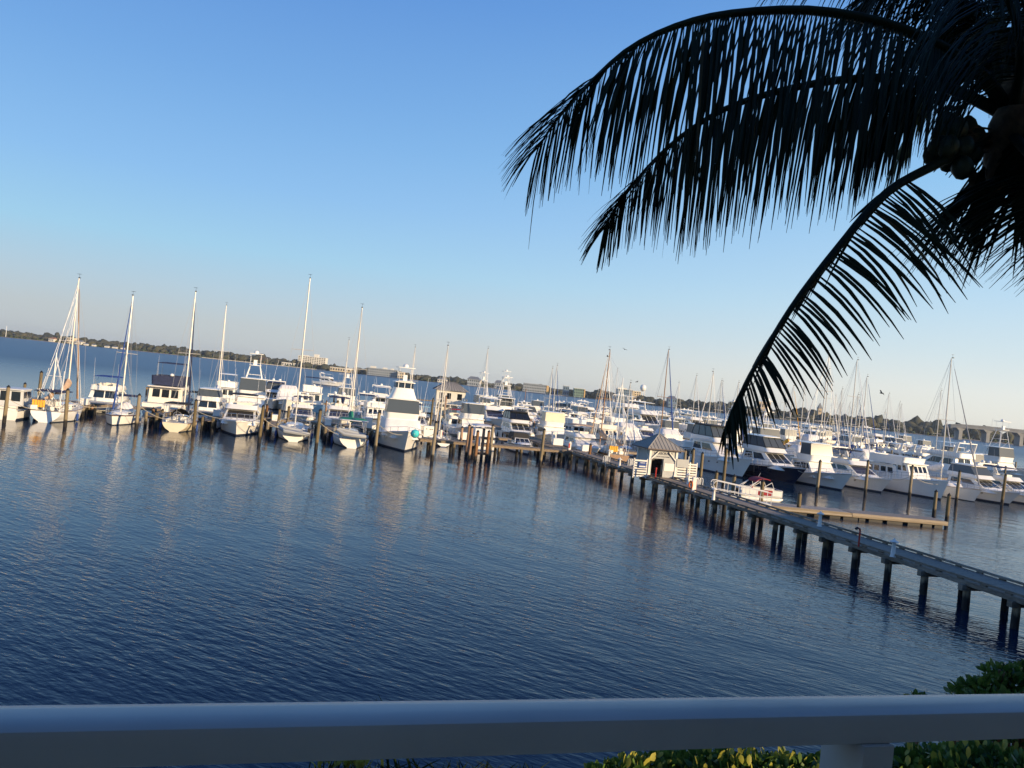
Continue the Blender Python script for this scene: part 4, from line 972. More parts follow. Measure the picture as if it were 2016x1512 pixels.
# ------------------------------------------------------------------ free standing mooring pilings
pp = MB().lathe([(.17, -1.5), (.165, 1.5), (.15, 3.0)], 10)
PILES = []
def piling(px, py, top, label, brown=False, r=1.0, cap=True):
    p = P(px, py); h = EYE + ray(px, top).z * p.y; PILES.append((p, h))
    rt = empty('mooring_piling', p, rnd.random() * 6, label, 'piling', 'mooring pilings standing in the water')
    rt.rotation_euler = (rnd.uniform(-.02, .02), rnd.uniform(-.02, .02), rnd.random() * 6)
    MB().lathe([(.19 * r, -1.5), (.185 * r, h * .5), (.165 * r, h)], 10).build('post', PILER if brown else PILE, rt)
    if cap: MB().lathe([(.18 * r, 0), (.185 * r, .05), (.02, .26)], 10, (0, 0, h + .002)).build('cap', CAPB, rt)
    return rt
for d in (
 (8, 832, 762, 'leaning green stained piling at the far left edge'), (128, 840, 768, 'grey green piling in front of the ketch bow'),
 (268, 845, 778, 'piling at the right side of the blue striped sloop'), (380, 852, 789, 'piling beside the stern of the dark bimini sloop'),
 (510, 872, 800, 'piling right of the white cruiser with black windshield'), (622, 884, 808, 'piling left of the dinghy davits sloop'),
 (738, 890, 812, 'piling left of the canvas covered sportfishing boat'), (850, 908, 832, 'piling right of the teal fender at the covered sportfishing boat'),
 (963, 908, 838, 'tall pale piling beside the low step landing'), (1063, 918, 846, 'lone grey piling before the small cruiser with a dark canvas'),
 (1608, 970, 908, 'piling in front of the navy hulled yacht bow'), (1703, 974, 908, 'piling at the white trawler with the tan bow'),
 (1790, 980, 918, 'piling before the cruiser with blue windshield cover'), (1882, 990, 928, 'piling beside the broad bowed white sloop'),
 (1972, 994, 935, 'piling before the right hand cream motor yacht'), (1571, 1012, 972, 'dark piling behind the near kerb at the tan float'),
 (1838, 1016, 968, 'left one of the pair of pilings at the end of the tan float'), (1863, 1030, 975, 'right one of the pair of pilings at the end of the tan float'),
 (1497, 1000, 948, 'thick piling between the pier and the red topped pontoon boat'), (1440, 990, 938, 'short piling at the white gangway rail'),
 (1423, 960, 884, 'tall slim piling at the left of the white gangway rail'), (1406, 975, 930, 'dark green piling beside the white ladder hoops'),
 (1360, 950, 885, 'thick dark piling right of the pavilion, nearest of the pair'), (1378, 950, 893, 'thick dark piling right of the pavilion, right one of the pair'),
 (1345, 940, 887, 'dark piling close behind the right corner of the pavilion'),
 (660, 842, 790, 'dark piling behind the left of the dinghy davits sloop'), (565, 845, 802, 'pale piling behind the outboard dinghy sloop')):
    piling(*d)
for d in ((1135, 880, 868 - 0, 'brown piling at the left kerb of the pier, farthest of three'), (1158, 900, 876, 'brown piling at the left kerb of the pier, middle of three')):
    piling(d[0], d[1] + 18, d[2], d[3], True)
for d in ((1189, 898, 873, 'brown piling on the right side of the pier before the old schooner'), (1226, 912, 884, 'brown piling beside the white hoops left of the pavilion')):
    piling(*d, brown=True)
for i, (px, py, tp) in enumerate(((923, 905, 842), (935, 908, 850), (947, 905, 846), (957, 905, 850), (917, 900, 838), (905, 890, 842))):
    piling(px, py, tp, 'brown piling of the cluster around the low step landing, %s from the left' % ('third', 'fourth', 'fifth', 'sixth', 'second', 'first')[i], True)
for i, (px, py, tp) in enumerate(((522, 840, 798), (533, 842, 812), (546, 848, 806), (735, 846, 820), (745, 850, 816), (752, 852, 822), (640, 825, 790), (655, 812, 772), (668, 808, 768), (300, 828, 805), (318, 832, 808), (163, 818, 800), (180, 818, 800), (73, 815, 733), (45, 800, 756), (1033, 790, 765), (1300, 800, 775), (1232, 850, 842), (1380, 840, 828), (846, 845, 785), (858, 848, 793), (872, 845, 780), (1010, 835, 805), (1023, 845, 830))):
    piling(px, py, tp, 'dark slip piling among the boats of the left and middle docks', i % 3 == 0)
lm = MB(); p = P(945, 903); rt = empty('step_landing', (p.x, p.y, 0), TH, 'low brown step landing between brown pilings before the front dock', 'landing')
MB().box((0, 0, .72), (1.5, .9, .1)).build('step_board', PILER, rt, False); MB().box((0, -.4, .6), (1.5, .08, .18)).build('fascia_board', PILER, rt, False)
MB().box((-.3, .7, 1.95), (.6, .5, 1.0)).build('white_locker', WHITE, rt)

# ------------------------------------------------------------------ things on the pier
def on_pier(px, py, z=DZ): return P(px, py, z)
def text_obj(body, size, mtl, parent, loc, rot, name='lettering', ext=.006):
    cu = bpy.data.curves.new(name, 'FONT'); cu.body = body; cu.size = size; cu.extrude = ext; cu.align_x = 'CENTER'; cu.align_y = 'CENTER'
    tmp = bpy.data.objects.new('tmp_text', cu); col.objects.link(tmp)
    dg = bpy.context.evaluated_depsgraph_get(); me = bpy.data.meshes.new_from_object(tmp.evaluated_get(dg)); bpy.data.objects.remove(tmp)
    me.materials.clear(); me.materials.append(mtl); me.name = name
    o = bpy.data.objects.new(name, me); col.objects.link(o); o.parent = parent; o.location = loc; o.rotation_euler = rot; return o
WTRIM = mat('white painted wood', (.72, .70, .66), .55, noise=(2, .05))
WGREY = mat('pale grey siding', (.40, .41, .41), .65, noise=(2, .06))
METR = mat('grey standing seam roof', (.29, .275, .25), .45, noise=(1, .08))
pv = on_pier(1287, 939); ga, gb = AB(pv)
gate = empty('gate_pavilion', M(PA + PW / 2, gb + 1.35, DZ), TH, 'small white gate pavilion with grey hip roof and lettered front on the pier', 'pavilion')
gw = 1.42
for sx in (-1, 1):
    for sy in (-1, 1):
        m = MB(); m.box((sx * gw, sy * 1.35, 1.3), (.2, .2, 2.6)); m.box((sx * gw, sy * 1.35, .15), (.28, .28, .3)); m.build('post', WTRIM, gate, False)
        if sy < 0:
            m = MB(); m.loft([[Vector((sx * (gw - .1 - t * .75) , -1.46 + d, 1.75 + t * .75 + e)) for d, e in ((-.05, -.07), (.05, -.07), (.05, .07), (-.05, .07))] for t in (0, 1)]); m.build('brace', WTRIM, gate, False)
            m = MB(); m.loft([[Vector((sx * gw + d, -1.25 + t * .75, 1.75 + t * .75 + e)) for d, e in ((-.05, -.07), (.05, -.07), (.05, .07), (-.05, .07))] for t in (0, 1)]); m.build('brace', WTRIM, gate, False)
m = MB()
for sy in (-1, 1): m.box((0, sy * 1.35, 2.68), (3.2, .18, .2))
for sx in (-1, 1): m.box((sx * gw, 0, 2.68), (.18, 2.5, .2))
m.build('eave_beam', WTRIM, gate, False)
m = MB()    # front wall with a door opening
m.box((.72, -1.3, 1.3), (1.24, .08, 2.55)); m.box((-.62, -1.3, 2.2), (1.42, .08, .75)); m.box((-1.26, -1.3, .92), (.14, .08, 1.8))
m.build('front_wall', WGREY, gate, False)
m = MB(); m.box((-1.33, 0, 1.3), (.08, 2.45, 2.55)); m.build('side_wall', WGREY, gate, False)
m = MB(); m.box((1.33, .3, .9), (.08, 1.9, 1.7)); m.build('side_wall', WGREY, gate, False)
MB().box((0, 1.28, 1.3), (2.5, .06, 2.5)).build('doorway_shade', BLACK, gate, False)  # black sheet across the passage, painted as the shade behind the door
text_obj('HARBORAGE', .34, CNAVY, gate, (-.02, -1.352, 2.34), (math.pi / 2, 0, 0))
text_obj('YACHT CLUB & MARINA', .13, CNAVY, gate, (-.02, -1.352, 2.02), (math.pi / 2, 0, 0))
m = MB(); m.box((.75, -1.36, 1.05), (1.1, .05, .75)); m.build('notice_board', WTRIM, gate, False)
m = MB(); q = m.fr((-1.95, 1.95, -1.9, 1.9, 2.80), (-.04, .04, -.04, .04, 4.15)); rf = m.build('roof', METR, gate, False)
MB().frs((-1.97, 1.97, -1.92, 1.92, 2.70), (-1.97, 1.97, -1.92, 1.92, 2.797)).build('fascia', mat('brown fascia', (.10, .07, .06), .6), gate, False)
for nm in ('front', 'back', 'left', 'right'):
    Q = q[nm]
    for i in range(1, 10):
        u = i / 10; b0 = Q[0] * (1 - u) + Q[1] * u; ap = (Q[2] + Q[3]) / 2; f = 1 - abs(2 * u - 1)
        # ribs run straight up the slope until they meet a hip
        up = (ap - (Q[0] + Q[1]) / 2); n_ = (Q[1] - Q[0]).cross(up).normalized(); e = b0 + up * f
        m = MB(); w = (Q[1] - Q[0]).normalized() * .018
        m.add([b0 - w, b0 + w, e + w, e - w, b0 - w + n_ * .04, b0 + w + n_ * .04, e + w + n_ * .04, e - w + n_ * .04], [(4, 5, 6, 7), (0, 1, 5, 4), (1, 2, 6, 5), (2, 3, 7, 6), (3, 0, 4, 7)]); m.build('seam', METR, rf, False)
    m = MB(); m.tube(Q[0] + Vector((0, 0, .02)), Q[3] + Vector((0, 0, .02)), .05, n=5); m.build('hip_cap', METR, rf, False)
MB().lathe([(.06, 0), (.05, .5), (.09, .55), (.02, .7)], 8, (0, 0, 4.1)).build('finial', METR, gate)
# slatted wing screens either side
def screen(label, x0, x1, y):
    rt = empty('slat_screen', M(PA + PW / 2 + x0, gb + 1.35 + y, DZ), TH, label, 'screen'); w = x1 - x0
    for sx in (0, w): MB().box((sx, 0, .75), (.1, .1, 1.9)).build('post', WTRIM, rt, False)
    for i in range(7): MB().box((w / 2, -.07, .0 + i * .25), (w, .03, .15)).build('slat', WTRIM, rt, False)
    return rt
screen('white slatted screen left of the pavilion over the water', -3.0, -1.62, -1.3)
screen('white slatted screen right of the pavilion, wider one', 1.62, 3.0, -1.3)
screen('white slatted screen right of the pavilion, outermost narrow one', 3.06, 3.8, -1.25)
o = empty('notice_sign', M(PA + PW / 2 - 2.2, gb + 1.35 - 1.5, DZ), TH, 'blue and white notice sign on the left slatted screen', 'sign')
MB().box((0, 0, 1.1), (.8, .04, .62)).build('board', CBLUE, o, False); 
m = MB(); m.box((0, -.024, .95), (.66, .01, .12)); m.box((0, -.024, 1.3), (.5, .01, .05)); m.build('pale_band', WTRIM, o, False)
o = empty('notice_sign', M(PA + PW / 2 + 2.1, gb + 1.35 - 1.5, DZ), TH, 'plain grey sign board above the right slatted screen', 'sign'); MB().box((0, 0, 1.55), (1.3, .05, .8)).build('board', WGREY, o, False); MB().tube((.62, .04, 0), (.62, .04, 2.3), .05).build('post', WTRIM, o)

def bollard(px, py, label, h=.95):
    p = on_pier(px, py); rt = empty('power_pedestal', p, TH, label, 'pedestal', 'white pedestals along the pier')
    MB().lathe([(.17, 0), (.13, .05), (.10, h * .72), (.11, h * .76)], 12).build('body', WTRIM, rt)
    MB().lathe([(.10, 0), (.24, .03), (.25, .07), (.06, .17), (.03, .26), (.0, .28)], 12, (0, 0, h * .76 + .002)).build('cap', WTRIM, rt); return rt
for d in ((1198, 902, 'white pedestal near the brown pilings, farthest along the pier'), (1219, 920, 'white pedestal on the left kerb left of the pavilion'), (1354, 953, 'white pedestal at the right kerb beside the pavilion screen'), (1404, 984, 'white pedestal on the left kerb below the gangway'), (1613, 1036, 'white mushroom topped pedestal on the right kerb'), (1757, 1096, 'white cone pedestal nearest on the left kerb')):
    bollard(*d, h=1.05)
p = on_pier(1365, 968); rt = empty('life_ring_stand', p, TH, 'white and orange life ring stand on the pier kerb', 'life ring stand')
MB().box((0, 0, .55), (.34, .18, 1.1)).build('cabinet', ORANGE if False else WTRIM, rt, False); MB().box((0, 0, 1.16), (.4, .3, .12)).build('cap', WTRIM, rt, False)
MB().path([(-.38 + .0, -.12 + .30 * math.cos(a), .6 + .30 * math.sin(a)) for a in [i * math.pi / 6 for i in range(13)]], .06, 8).build('life_ring', ORANGE, rt)
MB().box((.18, 0, .6), (.03, .17, .9)).build('red_stripe', REDP, rt, False)
p = on_pier(1287, 942); rt = empty('fire_standpipe', p + BX * -.3, TH, 'short red standpipe before the pavilion door', 'standpipe'); MB().tube((0, 0, 0), (0, 0, .95), .07, n=8).build('pipe', REDP, rt); MB().dome((0, 0, .95), .1, .1).build('cap', REDP, rt)
p = on_pier(1298, 948); rt = empty('black_post', p, TH, 'thin black post standing before the pavilion door', 'post'); MB().tube((0, 0, 0), (0, 0, 1.5), .045, n=6).build('shaft', BLACK, rt); MB().box((0, 0, .02), (.2, .2, .04)).build('foot', BLACK, rt, False)
p = on_pier(1690, 1076); rt = empty('fire_standpipe', p, TH, 'tall red standpipe with black bent nozzle on the near pier', 'standpipe')
MB().path([(0, 0, 0), (0, 0, .95), (-.04, 0, 1.08), (-.2, 0, 1.12)], [.05, .05, .06, .06], 8).build('pipe', REDP, rt); MB().path([(-.2, 0, 1.12), (-.33, 0, 1.05)], [.085, .08], 8).build('nozzle', BLACK, rt); MB().lathe([(.08, 0), (.08, .06)], 8, (0, 0, .7)).build('coupling', REDP, rt)
STEELW = mat('white tube', (.75, .74, .72), .35)
def hoops(px, py, label, n=3):
    p = on_pier(px, py); rt = empty('ladder_rail', p, TH, label, 'ladder')
    for i in range(n):
        MB().path([(i * .22, 0, 0), (i * .22, 0, .6), (i * .22 + .05, .0, .74), (i * .22 + .16, 0, .8), (i * .22 + .28, 0, .74), (i * .22 + .33, 0, .6), (i * .22 + .33, 0, -.4)], .035, 6).build('hoop', STEELW, rt)
hoops(1187, 911, 'white hoop ladder rails on the left kerb far along the pier'); hoops(1236, 917, 'white hoop ladder rails just left of the pavilion'); hoops(1368, 957, 'white hoop ladder rails behind the orange life ring stand')
def dock_box(px, py, z, w, h, label, rz=0):
    p = P(px, py, z); rt = empty('dock_box', p, TH + rz, label, 'dock box')
    MB().box((0, 0, h / 2), (w, .7, h)).build('bin', WHITE, rt, False); m = MB(); slab(m, -w / 2 - .04, w / 2 + .04, -.39, .39, h + .002, h + .1, .08, .04); m.build('lid', WHITE, rt)
    return rt
b_ = dock_box(843, 860, 1.42, 1.3, 1.25, 'tall white dock box with two dark vents right of the teal fender')
m = MB()
for x in (-.35, .1, .35): m.box((x, -.36, 1.0), (.16, .03, .1))
m.build('vent', BLACK, b_, False)
dock_box(910, 865, 1.42, 1.2, .8, 'white dock box in front of the slim bare mast on the front dock'); dock_box(1097, 876, 1.42, 1.4, .8, 'white dock box with a white life ring at the pier corner')
dock_box(1090, 866, 1.42, .6, 1.1, 'narrow upright white locker behind the pier corner'); dock_box(1153, 888, 1.5, 1.2, .7, 'white dock box on the pier before the white cruiser'); dock_box(762, 850, 1.3, .8, 1.2, 'white locker left of the covered sportfishing boat'); dock_box(722, 842, 1.6, 1.2, 1.2, 'white storage box at the stern of the green cover sloop')
o = empty('life_ring', P(1089, 873, 1.42) + Vector((0, -.5, .45)), TH, 'white life ring hung on the corner dock box', 'life ring'); MB().path([(.3 * math.cos(a), 0, .3 * math.sin(a)) for a in [i * math.pi / 6 for i in range(13)]], .06, 8).build('ring', WTRIM, o); MB().tube((0, 0, .3), (0, .1, .5), .02, n=4).build('hook', STEEL, o)
o = empty('fire_standpipe', P(868, 860, 1.42), TH, 'small red and white fire stand on the front dock', 'standpipe'); MB().box((0, 0, .45), (.25, .25, .9)).build('cabinet', WTRIM, o, False); MB().box((.16, -.02, .45), (.06, .26, .5)).build('red_panel', REDP, o, False)
o = empty('fire_standpipe', P(1121, 885, 1.5), TH, 'red and white fire stand at the far pier corner', 'standpipe'); MB().box((0, 0, .45), (.3, .25, .9)).build('cabinet', WTRIM, o, False); MB().box((-.1, -.13, .5), (.2, .04, .6)).build('red_panel', REDP, o, False); MB().dome((0, 0, .9), .16, .1).build('cap', WTRIM, o)

# ------------------------------------------------------------------ tan float and gangway rail
f0 = P(1484, 992, .62); f1 = P(1866, 1027, .62); d_ = (f1 - f0); fl = d_.length; fa = math.atan2(d_.y, d_.x)
flo = empty('floating_dock', (f0.x, f0.y, 0), fa, 'tan floating dock with black floats behind the near pier', 'dock')
for i in range(2):
    x0 = i * fl / 2; w = fl / 2 - .06
    tag(boards(w, 2.3, .62, .15, .008, .04, 7 + i, y0=x0, cross=False).build('deck_boards', DECKW, flo, False), kind='stuff')
    m = MB(); m.box((x0 + w / 2, -.05, .42), (w, .07, .36)); m.box((x0 + w / 2, 2.35, .42), (w, .07, .36)); m.build('skirt_board', FLOATW, flo, False)
    MB().box((x0 + w / 2, -.12, .36), (w, .05, .12)).build('rub_strip', FLOATW, flo, False)
MB().box((fl - .02, 1.15, .42), (.07, 2.4, .36)).build('skirt_board', FLOATW, flo, False)
for i, (f, w) in enumerate(((.06, 1.2), (.14, .8), (.24, 1.3), (.33, .6), (.42, 1.0), (.50, 1.4), (.56, .6), (.63, 1.3), (.73, 1.5), (.83, 1.2), (.90, .9), (.96, .8))): MB().box((fl * f, 1.15, .08), (w, 2.0, .36)).build('float', BLACK, flo, False)
g0 = P(1409, 968, 1.5); gl = empty('gangway', (g0.x, g0.y, 0), fa - .1, 'sloping gangway with white tube rails going down to the tan float', 'gangway')
MB().add([(0, 0, 1.35), (5, 0, .75), (5, 1.1, .75), (0, 1.1, 1.35), (0, 0, 1.45), (5, 0, .85), (5, 1.1, .85), (0, 1.1, 1.45)], [(3, 2, 1, 0), (4, 5, 6, 7), (0, 1, 5, 4), (1, 2, 6, 5), (2, 3, 7, 6), (3, 0, 4, 7)]).build('ramp', ALU, gl, False)
for yy in (0, 1.1):
    m = MB(); m.path([(0, yy, 1.7), (-.18, yy, 1.85), (-.22, yy, 2.2), (-.1, yy, 2.42), (.15, yy, 2.45), (5, yy, 1.85)], .04, 6); m.path([(-.1, yy, 1.72), (5, yy, 1.3)], .03, 6)
    for k in range(6): m.tube((k * .98 + .05, yy, 1.45 - .12 * k), (k * .98 + .05, yy, 2.44 - .12 * k), .03, n=5)
    m.build('handrail', STEELW, gl)
# ------------------------------------------------------------------ the hotel behind the camera and its balcony
fl_z = 7.35
HW = mat('hotel stucco', (.42, .37, .30), .85, noise=(.5, .06))
hotel = empty('shore_hotel', M(0, 0, 0), TH, 'stucco hotel block whose balcony the camera stands on', 'hotel')
HB = -1.6; HT = 15.6
# kept thin, with an unseen gap added to let sun reach the shrubs
for x0, x1, z0, z1 in ((-50, 6, 0, HT - .4), (13, 140, 0, HT - .4), (6, 13, 0, 6.4), (6, 13, 10.2, HT - .4)):
    MB().box(((x0 + x1) / 2, HB - 3, (z0 + z1) / 2), (x1 - x0, 6, z1 - z0)).build('wall', HW, hotel, False)
MB().box((45, HB - 3, HT - .2), (190.6, 6.5, .396)).build('roof', ROOFG, hotel, False)
for k in range(24):
    for z in (2.2, 5.2, 8.4, 11.6):
        x = -44 + k * 7.6
        if 4 < x < 16 and 6 < z + 1 < 11: continue
        MB().box((x, HB - .02, z + 1.0), (2.2, .12, 2.0)).build('window', GLASS, hotel, False)
MB().box((.4, HB + 1.2, fl_z - .15), (5.4, 2.5, .3)).build('balcony_floor', HW, hotel, False)
# balcony rail: its far top edge follows (0,1390)-(2016,1368)
RZ = EYE - .50
e0 = P(0, 1380, RZ); e1 = P(2016, 1359, RZ); dv = (e1 - e0).normalized(); ra = math.atan2(dv.y, dv.x)
n0 = P(1008, 1416, RZ); nrm = Vector((-dv.y, dv.x, 0)); wid = abs((n0 - e0).dot(nrm))
print('rail angle', math.degrees(ra), 'width', wid, e0, e1)
ctr = (e0 + e1) / 2 - nrm * wid / 2
RAILM = mat('painted balcony rail', (.54, .51, .46), .34, noise=(3.5, .08), bump=.03)
rail = empty('balcony_railing', (ctr.x, ctr.y, fl_z), ra, 'grey painted balcony railing across the bottom of the view', 'railing')
hh = .054; zt = RZ - fl_z
prof = []
for dy, dz in ((-.5, -1), (-.5, -.30), (-.46, -.12), (-.36, -.04), (-.1, 0), (.2, -.01), (.40, -.05), (.48, -.14), (.5, -.30), (.5, -1)): prof.append((dy * wid, dz * hh))
m = MB(); m.loft([[Vector((x, y, zt + z)) for y, z in prof] for x in (-1.5, 4.2)], flip=False); m.build('top_rail', RAILM, rail, True, .5)
MB().box((1.3, 0, .14), (5.6, wid * .7, .05)).build('bottom_rail', RAILM, rail, False)
pm = P(1688, 1461, RZ - hh); xl = (pm - ctr).dot(dv)
xl += .032
for x in (xl, xl - 1.9): 
    m = MB(); m.box((x, .0, (zt - hh) / 2), (.062, .105, zt - hh - .002)); m.build('post', RAILM, rail, False)

# ------------------------------------------------------------------ shore strip below the balcony
m = MB(); vs = []; fs = []
for i, a in enumerate(np.linspace(-90, 120, 60)):
    e = 7.6 + 1.2 * math.sin(a * .21) + .6 * math.sin(a * .7)
    for b_, z in ((-1.7, 1.9), (3, 1.8), (e - 1.2, 1.4), (e, .3), (e + 1.0, -.6)): vs.append(M(a, b_, z))
for i in range(59):
    for k in range(4): fs.append((i * 5 + k, i * 5 + 5 + k, i * 5 + 6 + k, i * 5 + k + 1))
m.add(vs, [tuple(reversed(f)) for f in fs] if False else fs)
tag(m.build('shore_ground', mat('shore soil', (.10, .085, .055), .95, noise=(2, .3)), None, True), kind='structure')

def leaf_cloud(blobs, n, size, seed, elong=1.8, up=.35):
    """leaf faces through the outer shell of several blobs"""
    rs = np.random.RandomState(seed); bl = np.array(blobs); pick = rs.choice(len(bl), n, p=(bl[:, 3] ** 2) / (bl[:, 3] ** 2).sum())
    d = rs.randn(n, 3); d /= np.linalg.norm(d, axis=1)[:, None]; d[:, 2] = np.abs(d[:, 2]) * .9 - .15
    rr = bl[pick, 3] * rs.uniform(.55, 1.05, n) ** .5
    c = bl[pick, :3] + d * rr[:, None] * np.array([1, 1, .85])
    ax = d * .6 + rs.randn(n, 3) * .5 + np.array([0, 0, up]); ax /= np.linalg.norm(ax, axis=1)[:, None]
    sd_ = np.cross(ax, rs.randn(n, 3)); sd_ /= np.linalg.norm(sd_, axis=1)[:, None]
    nn = np.cross(ax, sd_)
    s = size * rs.uniform(.6, 1.25, n)[:, None]
    v = np.stack([c - ax * s * .1, c + ax * s * elong * .35 + sd_ * s * .42 + nn * s * .08, c + ax * s * elong * .75 + sd_ * s * .38 + nn * s * .05, c + ax * s * elong, c + ax * s * elong * .75 - sd_ * s * .38 + nn * s * .05, c + ax * s * elong * .35 - sd_ * s * .42 + nn * s * .08], 1).reshape(-1, 3)
    idx = np.arange(n)[:, None] * 6
    f = np.concatenate([idx + np.array([0, 1, 2, 3]), idx + np.array([0, 3, 4, 5])], 0)
    return v, f
def mesh_np(name, v, f, m, parent=None):
    me = bpy.data.meshes.new(name); me.vertices.add(len(v)); me.vertices.foreach_set('co', v.ravel().astype(np.float32)); k = f.shape[1]
    me.loops.add(f.size); me.loops.foreach_set('vertex_index', f.ravel().astype(np.int32))
    me.polygons.add(len(f)); me.polygons.foreach_set('loop_start', np.arange(0, f.size, k, dtype=np.int32)); me.polygons.foreach_set('loop_total', np.full(len(f), k, np.int32))
    me.materials.append(m); me.update(calc_edges=True)
    o = bpy.data.objects.new(name, me); col.objects.link(o)
    if parent: o.parent = parent
    return o
def shrub(label, pxs, n, size, seed, ground=1.6, sunlit=0, name='shrub'):
    """pxs: (px, py of the clump top, distance, radius)"""
    bl = []
    for px, py, d, r in pxs:
        p = PD(px, py, d); bl.append((p.x, p.y, p.z - r * .8, r))
    c = np.mean(np.array(bl), 0); rt = empty(name, (c[0], c[1], ground), 0, label, 'shrub'); off = np.array([c[0], c[1], ground])
    b2 = [(x - off[0], y - off[1], z - off[2], r) for x, y, z, r in bl]
    v, f = leaf_cloud(b2, n, size, seed); tag(mesh_np('foliage', v, f, SHRUB, rt), kind='stuff')
    if sunlit:
        v, f = leaf_cloud([(x, y, z + r * .25, r * .8) for x, y, z, r in b2], sunlit, size * 1.1, seed + 9, 1.7, 1.2); tag(mesh_np('sunlit_leaves', v, f, SHRUBY, rt), kind='stuff')  # upper leaves with the sun patches put into their colour
    m = MB()
    for x, y, z, r in b2:
        for k in range(3): m.path([(x * .3 + k * .1, y * .3, 0), (x * .8 + .1 * k, y * .8, z * .6), (x + rnd.uniform(-r, r) * .5, y + rnd.uniform(-r, r) * .4, z + r * .3)], [.05, .035, .012], 5)
    m.build('stem', TEAK, rt); return rt
shrub('ragged green shrub rising above the rail at the right corner', [(1972, 1308, 5.2, .09), (2000, 1318, 5.2, .15), (1950, 1334, 5.2, .12), (1925, 1342, 5.3, .09), (1900, 1348, 5.4, .09), (2045, 1308, 5.3, .22), (1985, 1360, 5.0, .22), (1885, 1362, 5.5, .05), (1930, 1372, 5.3, .12), (2060, 1400, 5.0, .4)], 3000, .036, 21)
shrub('dark green shrub under the rail at the lower right', [(1800, 1480, 4.6, .3), (1880, 1470, 4.6, .35), (1960, 1465, 4.5, .4), (2050, 1480, 4.5, .4), (1840, 1540, 4.3, .4), (1980, 1540, 4.3, .5)], 6000, .034, 22, sunlit=220)
shrub('green shrub with yellow new leaves left of the rail post', [(1250, 1494, 4.6, .2), (1330, 1480, 4.7, .25), (1420, 1478, 4.6, .3), (1500, 1484, 4.5, .3), (1580, 1490, 4.5, .3), (1650, 1490, 4.5, .3), (1400, 1550, 4.3, .4), (1550, 1550, 4.3, .4), (1195, 1510, 4.6, .12)], 6500, .034, 23, sunlit=520)
shrub('small low shrub tip just above the rail left of the corner shrub', [(1812, 1372, 5.6, .09)], 160, .034, 24)
# palmetto under the rail
pc = PD(820, 1560, 5.0); rt = empty('palmetto', (pc.x, pc.y, 1.6), 0, 'clump of dark palmetto blades under the middle of the rail', 'plant')
v = []; f = []
rs = np.random.RandomState(4)
def blade(px, py, d, ln, lean, w):
    p0 = PD(px, py, d) - Vector((pc.x, pc.y, 1.6)); base = len(v); dirv = Vector((lean, rs.uniform(-.4, .4), 1)).normalized(); sdv = dirv.cross(Vector((rs.randn() * .3, 1, 0))).normalized()
    tip = p0; p = p0 - dirv * ln
    for i in range(5):
        t = i / 4; q = p + dirv * ln * t + Vector((lean, 0, -.25)) * (t * t * ln * .3); ww = w * (1 - t) ** .6 * (.5 + t if t < .5 else 1) + .001
        v.append(tuple(q - sdv * ww)); v.append(tuple(q + sdv * ww))
    for i in range(4): f.append((base + i * 2, base + i * 2 + 1, base + i * 2 + 3, base + i * 2 + 2))
for i in range(900):
    px = rs.uniform(540, 1110); blade(px, 1500 + rs.uniform(-16, 60) + (0 if 620 < px < 1060 else 12), rs.uniform(4.4, 5.4), rs.uniform(.3, .8), rs.randn() * .5, rs.uniform(.005, .012))
for i in range(16): blade(rs.uniform(630, 720), rs.uniform(1366, 1386), 5.2, .7, rs.randn() * .25, .005)
for i in range(5): blade(765 + rs.uniform(-14, 12), rs.uniform(1352, 1380), 5.0, .7, -.3 + rs.randn() * .1, .012)
tag(mesh_np('blade_mass', np.array(v), np.array(f), REED, rt), kind='stuff')
bl = [(*(PD(px, 1512, 4.6) - Vector((pc.x, pc.y, 1.6))), .06) for px in (690, 702, 712, 640)]; vv, ff = leaf_cloud(bl, 60, .03, 5, 2.2, 1.5); mesh_np('sunlit_leaves', vv, ff, SHRUBY, rt)  # yellow bits, sunlight painted into the leaf colour
m = MB()
for px in (600, 720, 840, 960, 1080):
    p = PD(px, 1620, 5.0) - Vector((pc.x, pc.y, 1.6)); m.path([(p.x * .6, p.y * .5, 0), (p.x, p.y, p.z * .7), (p.x, p.y, p.z)], [.07, .05, .03], 6)
m.build('stem', TEAK, rt)

# ------------------------------------------------------------------ coconut palm
PDIST = 5.0
PALMB = leaf_mat('browned palm leaflets', (.035, .028, .012), (.075, .055, .022), 3, .2, .6)
cr = PD(1995, 235, PDIST)
gx = Vector((cr.x + 4.6, cr.y + 1.4, 1.6))
palm = empty('coconut_palm', gx, 0, 'tall coconut palm with drooping fronds and green coconuts at the upper right', 'palm tree')
TRUNK = wood_mat('palm trunk bark', (.085, .068, .05), None, (5, 5, 40), .4)
SHEATH = mat('brown fibre sheath', (.10, .065, .035), .95, noise=(20, .4), bump=.5)
m = MB(); pts = []; rr = []
tp = cr - gx
for i in range(40):
    t = i / 39; pts.append((tp.x * (t ** 1.1), tp.y * t ** 1.2, tp.z * t * .985)); rr.append((.15 - .055 * t + (.10 * max(0, .08 - t) / .08)) * (1 + (.06 if i % 2 else -.02)))
m.path(pts, rr, 14); m.build('trunk', TRUNK, palm, True, 1.2)
def loc(p): return Vector(p) - gx
def smooth_path(pts, n):
    P4 = [Vector(p) for p in pts]; P4 = [P4[0] * 2 - P4[1]] + P4 + [P4[-1] * 2 - P4[-2]]; out = []; segs = len(P4) - 3
    for i in range(n):
        t = i / (n - 1) * segs; k = min(int(t), segs - 1); u = t - k; p0, p1, p2, p3 = P4[k:k + 4]
        out.append(.5 * ((2 * p1) + (p2 - p0) * u + (2 * p0 - 5 * p1 + 4 * p2 - p3) * u * u + (3 * p1 - p0 - 3 * p2 + p3) * u ** 3))
    return out
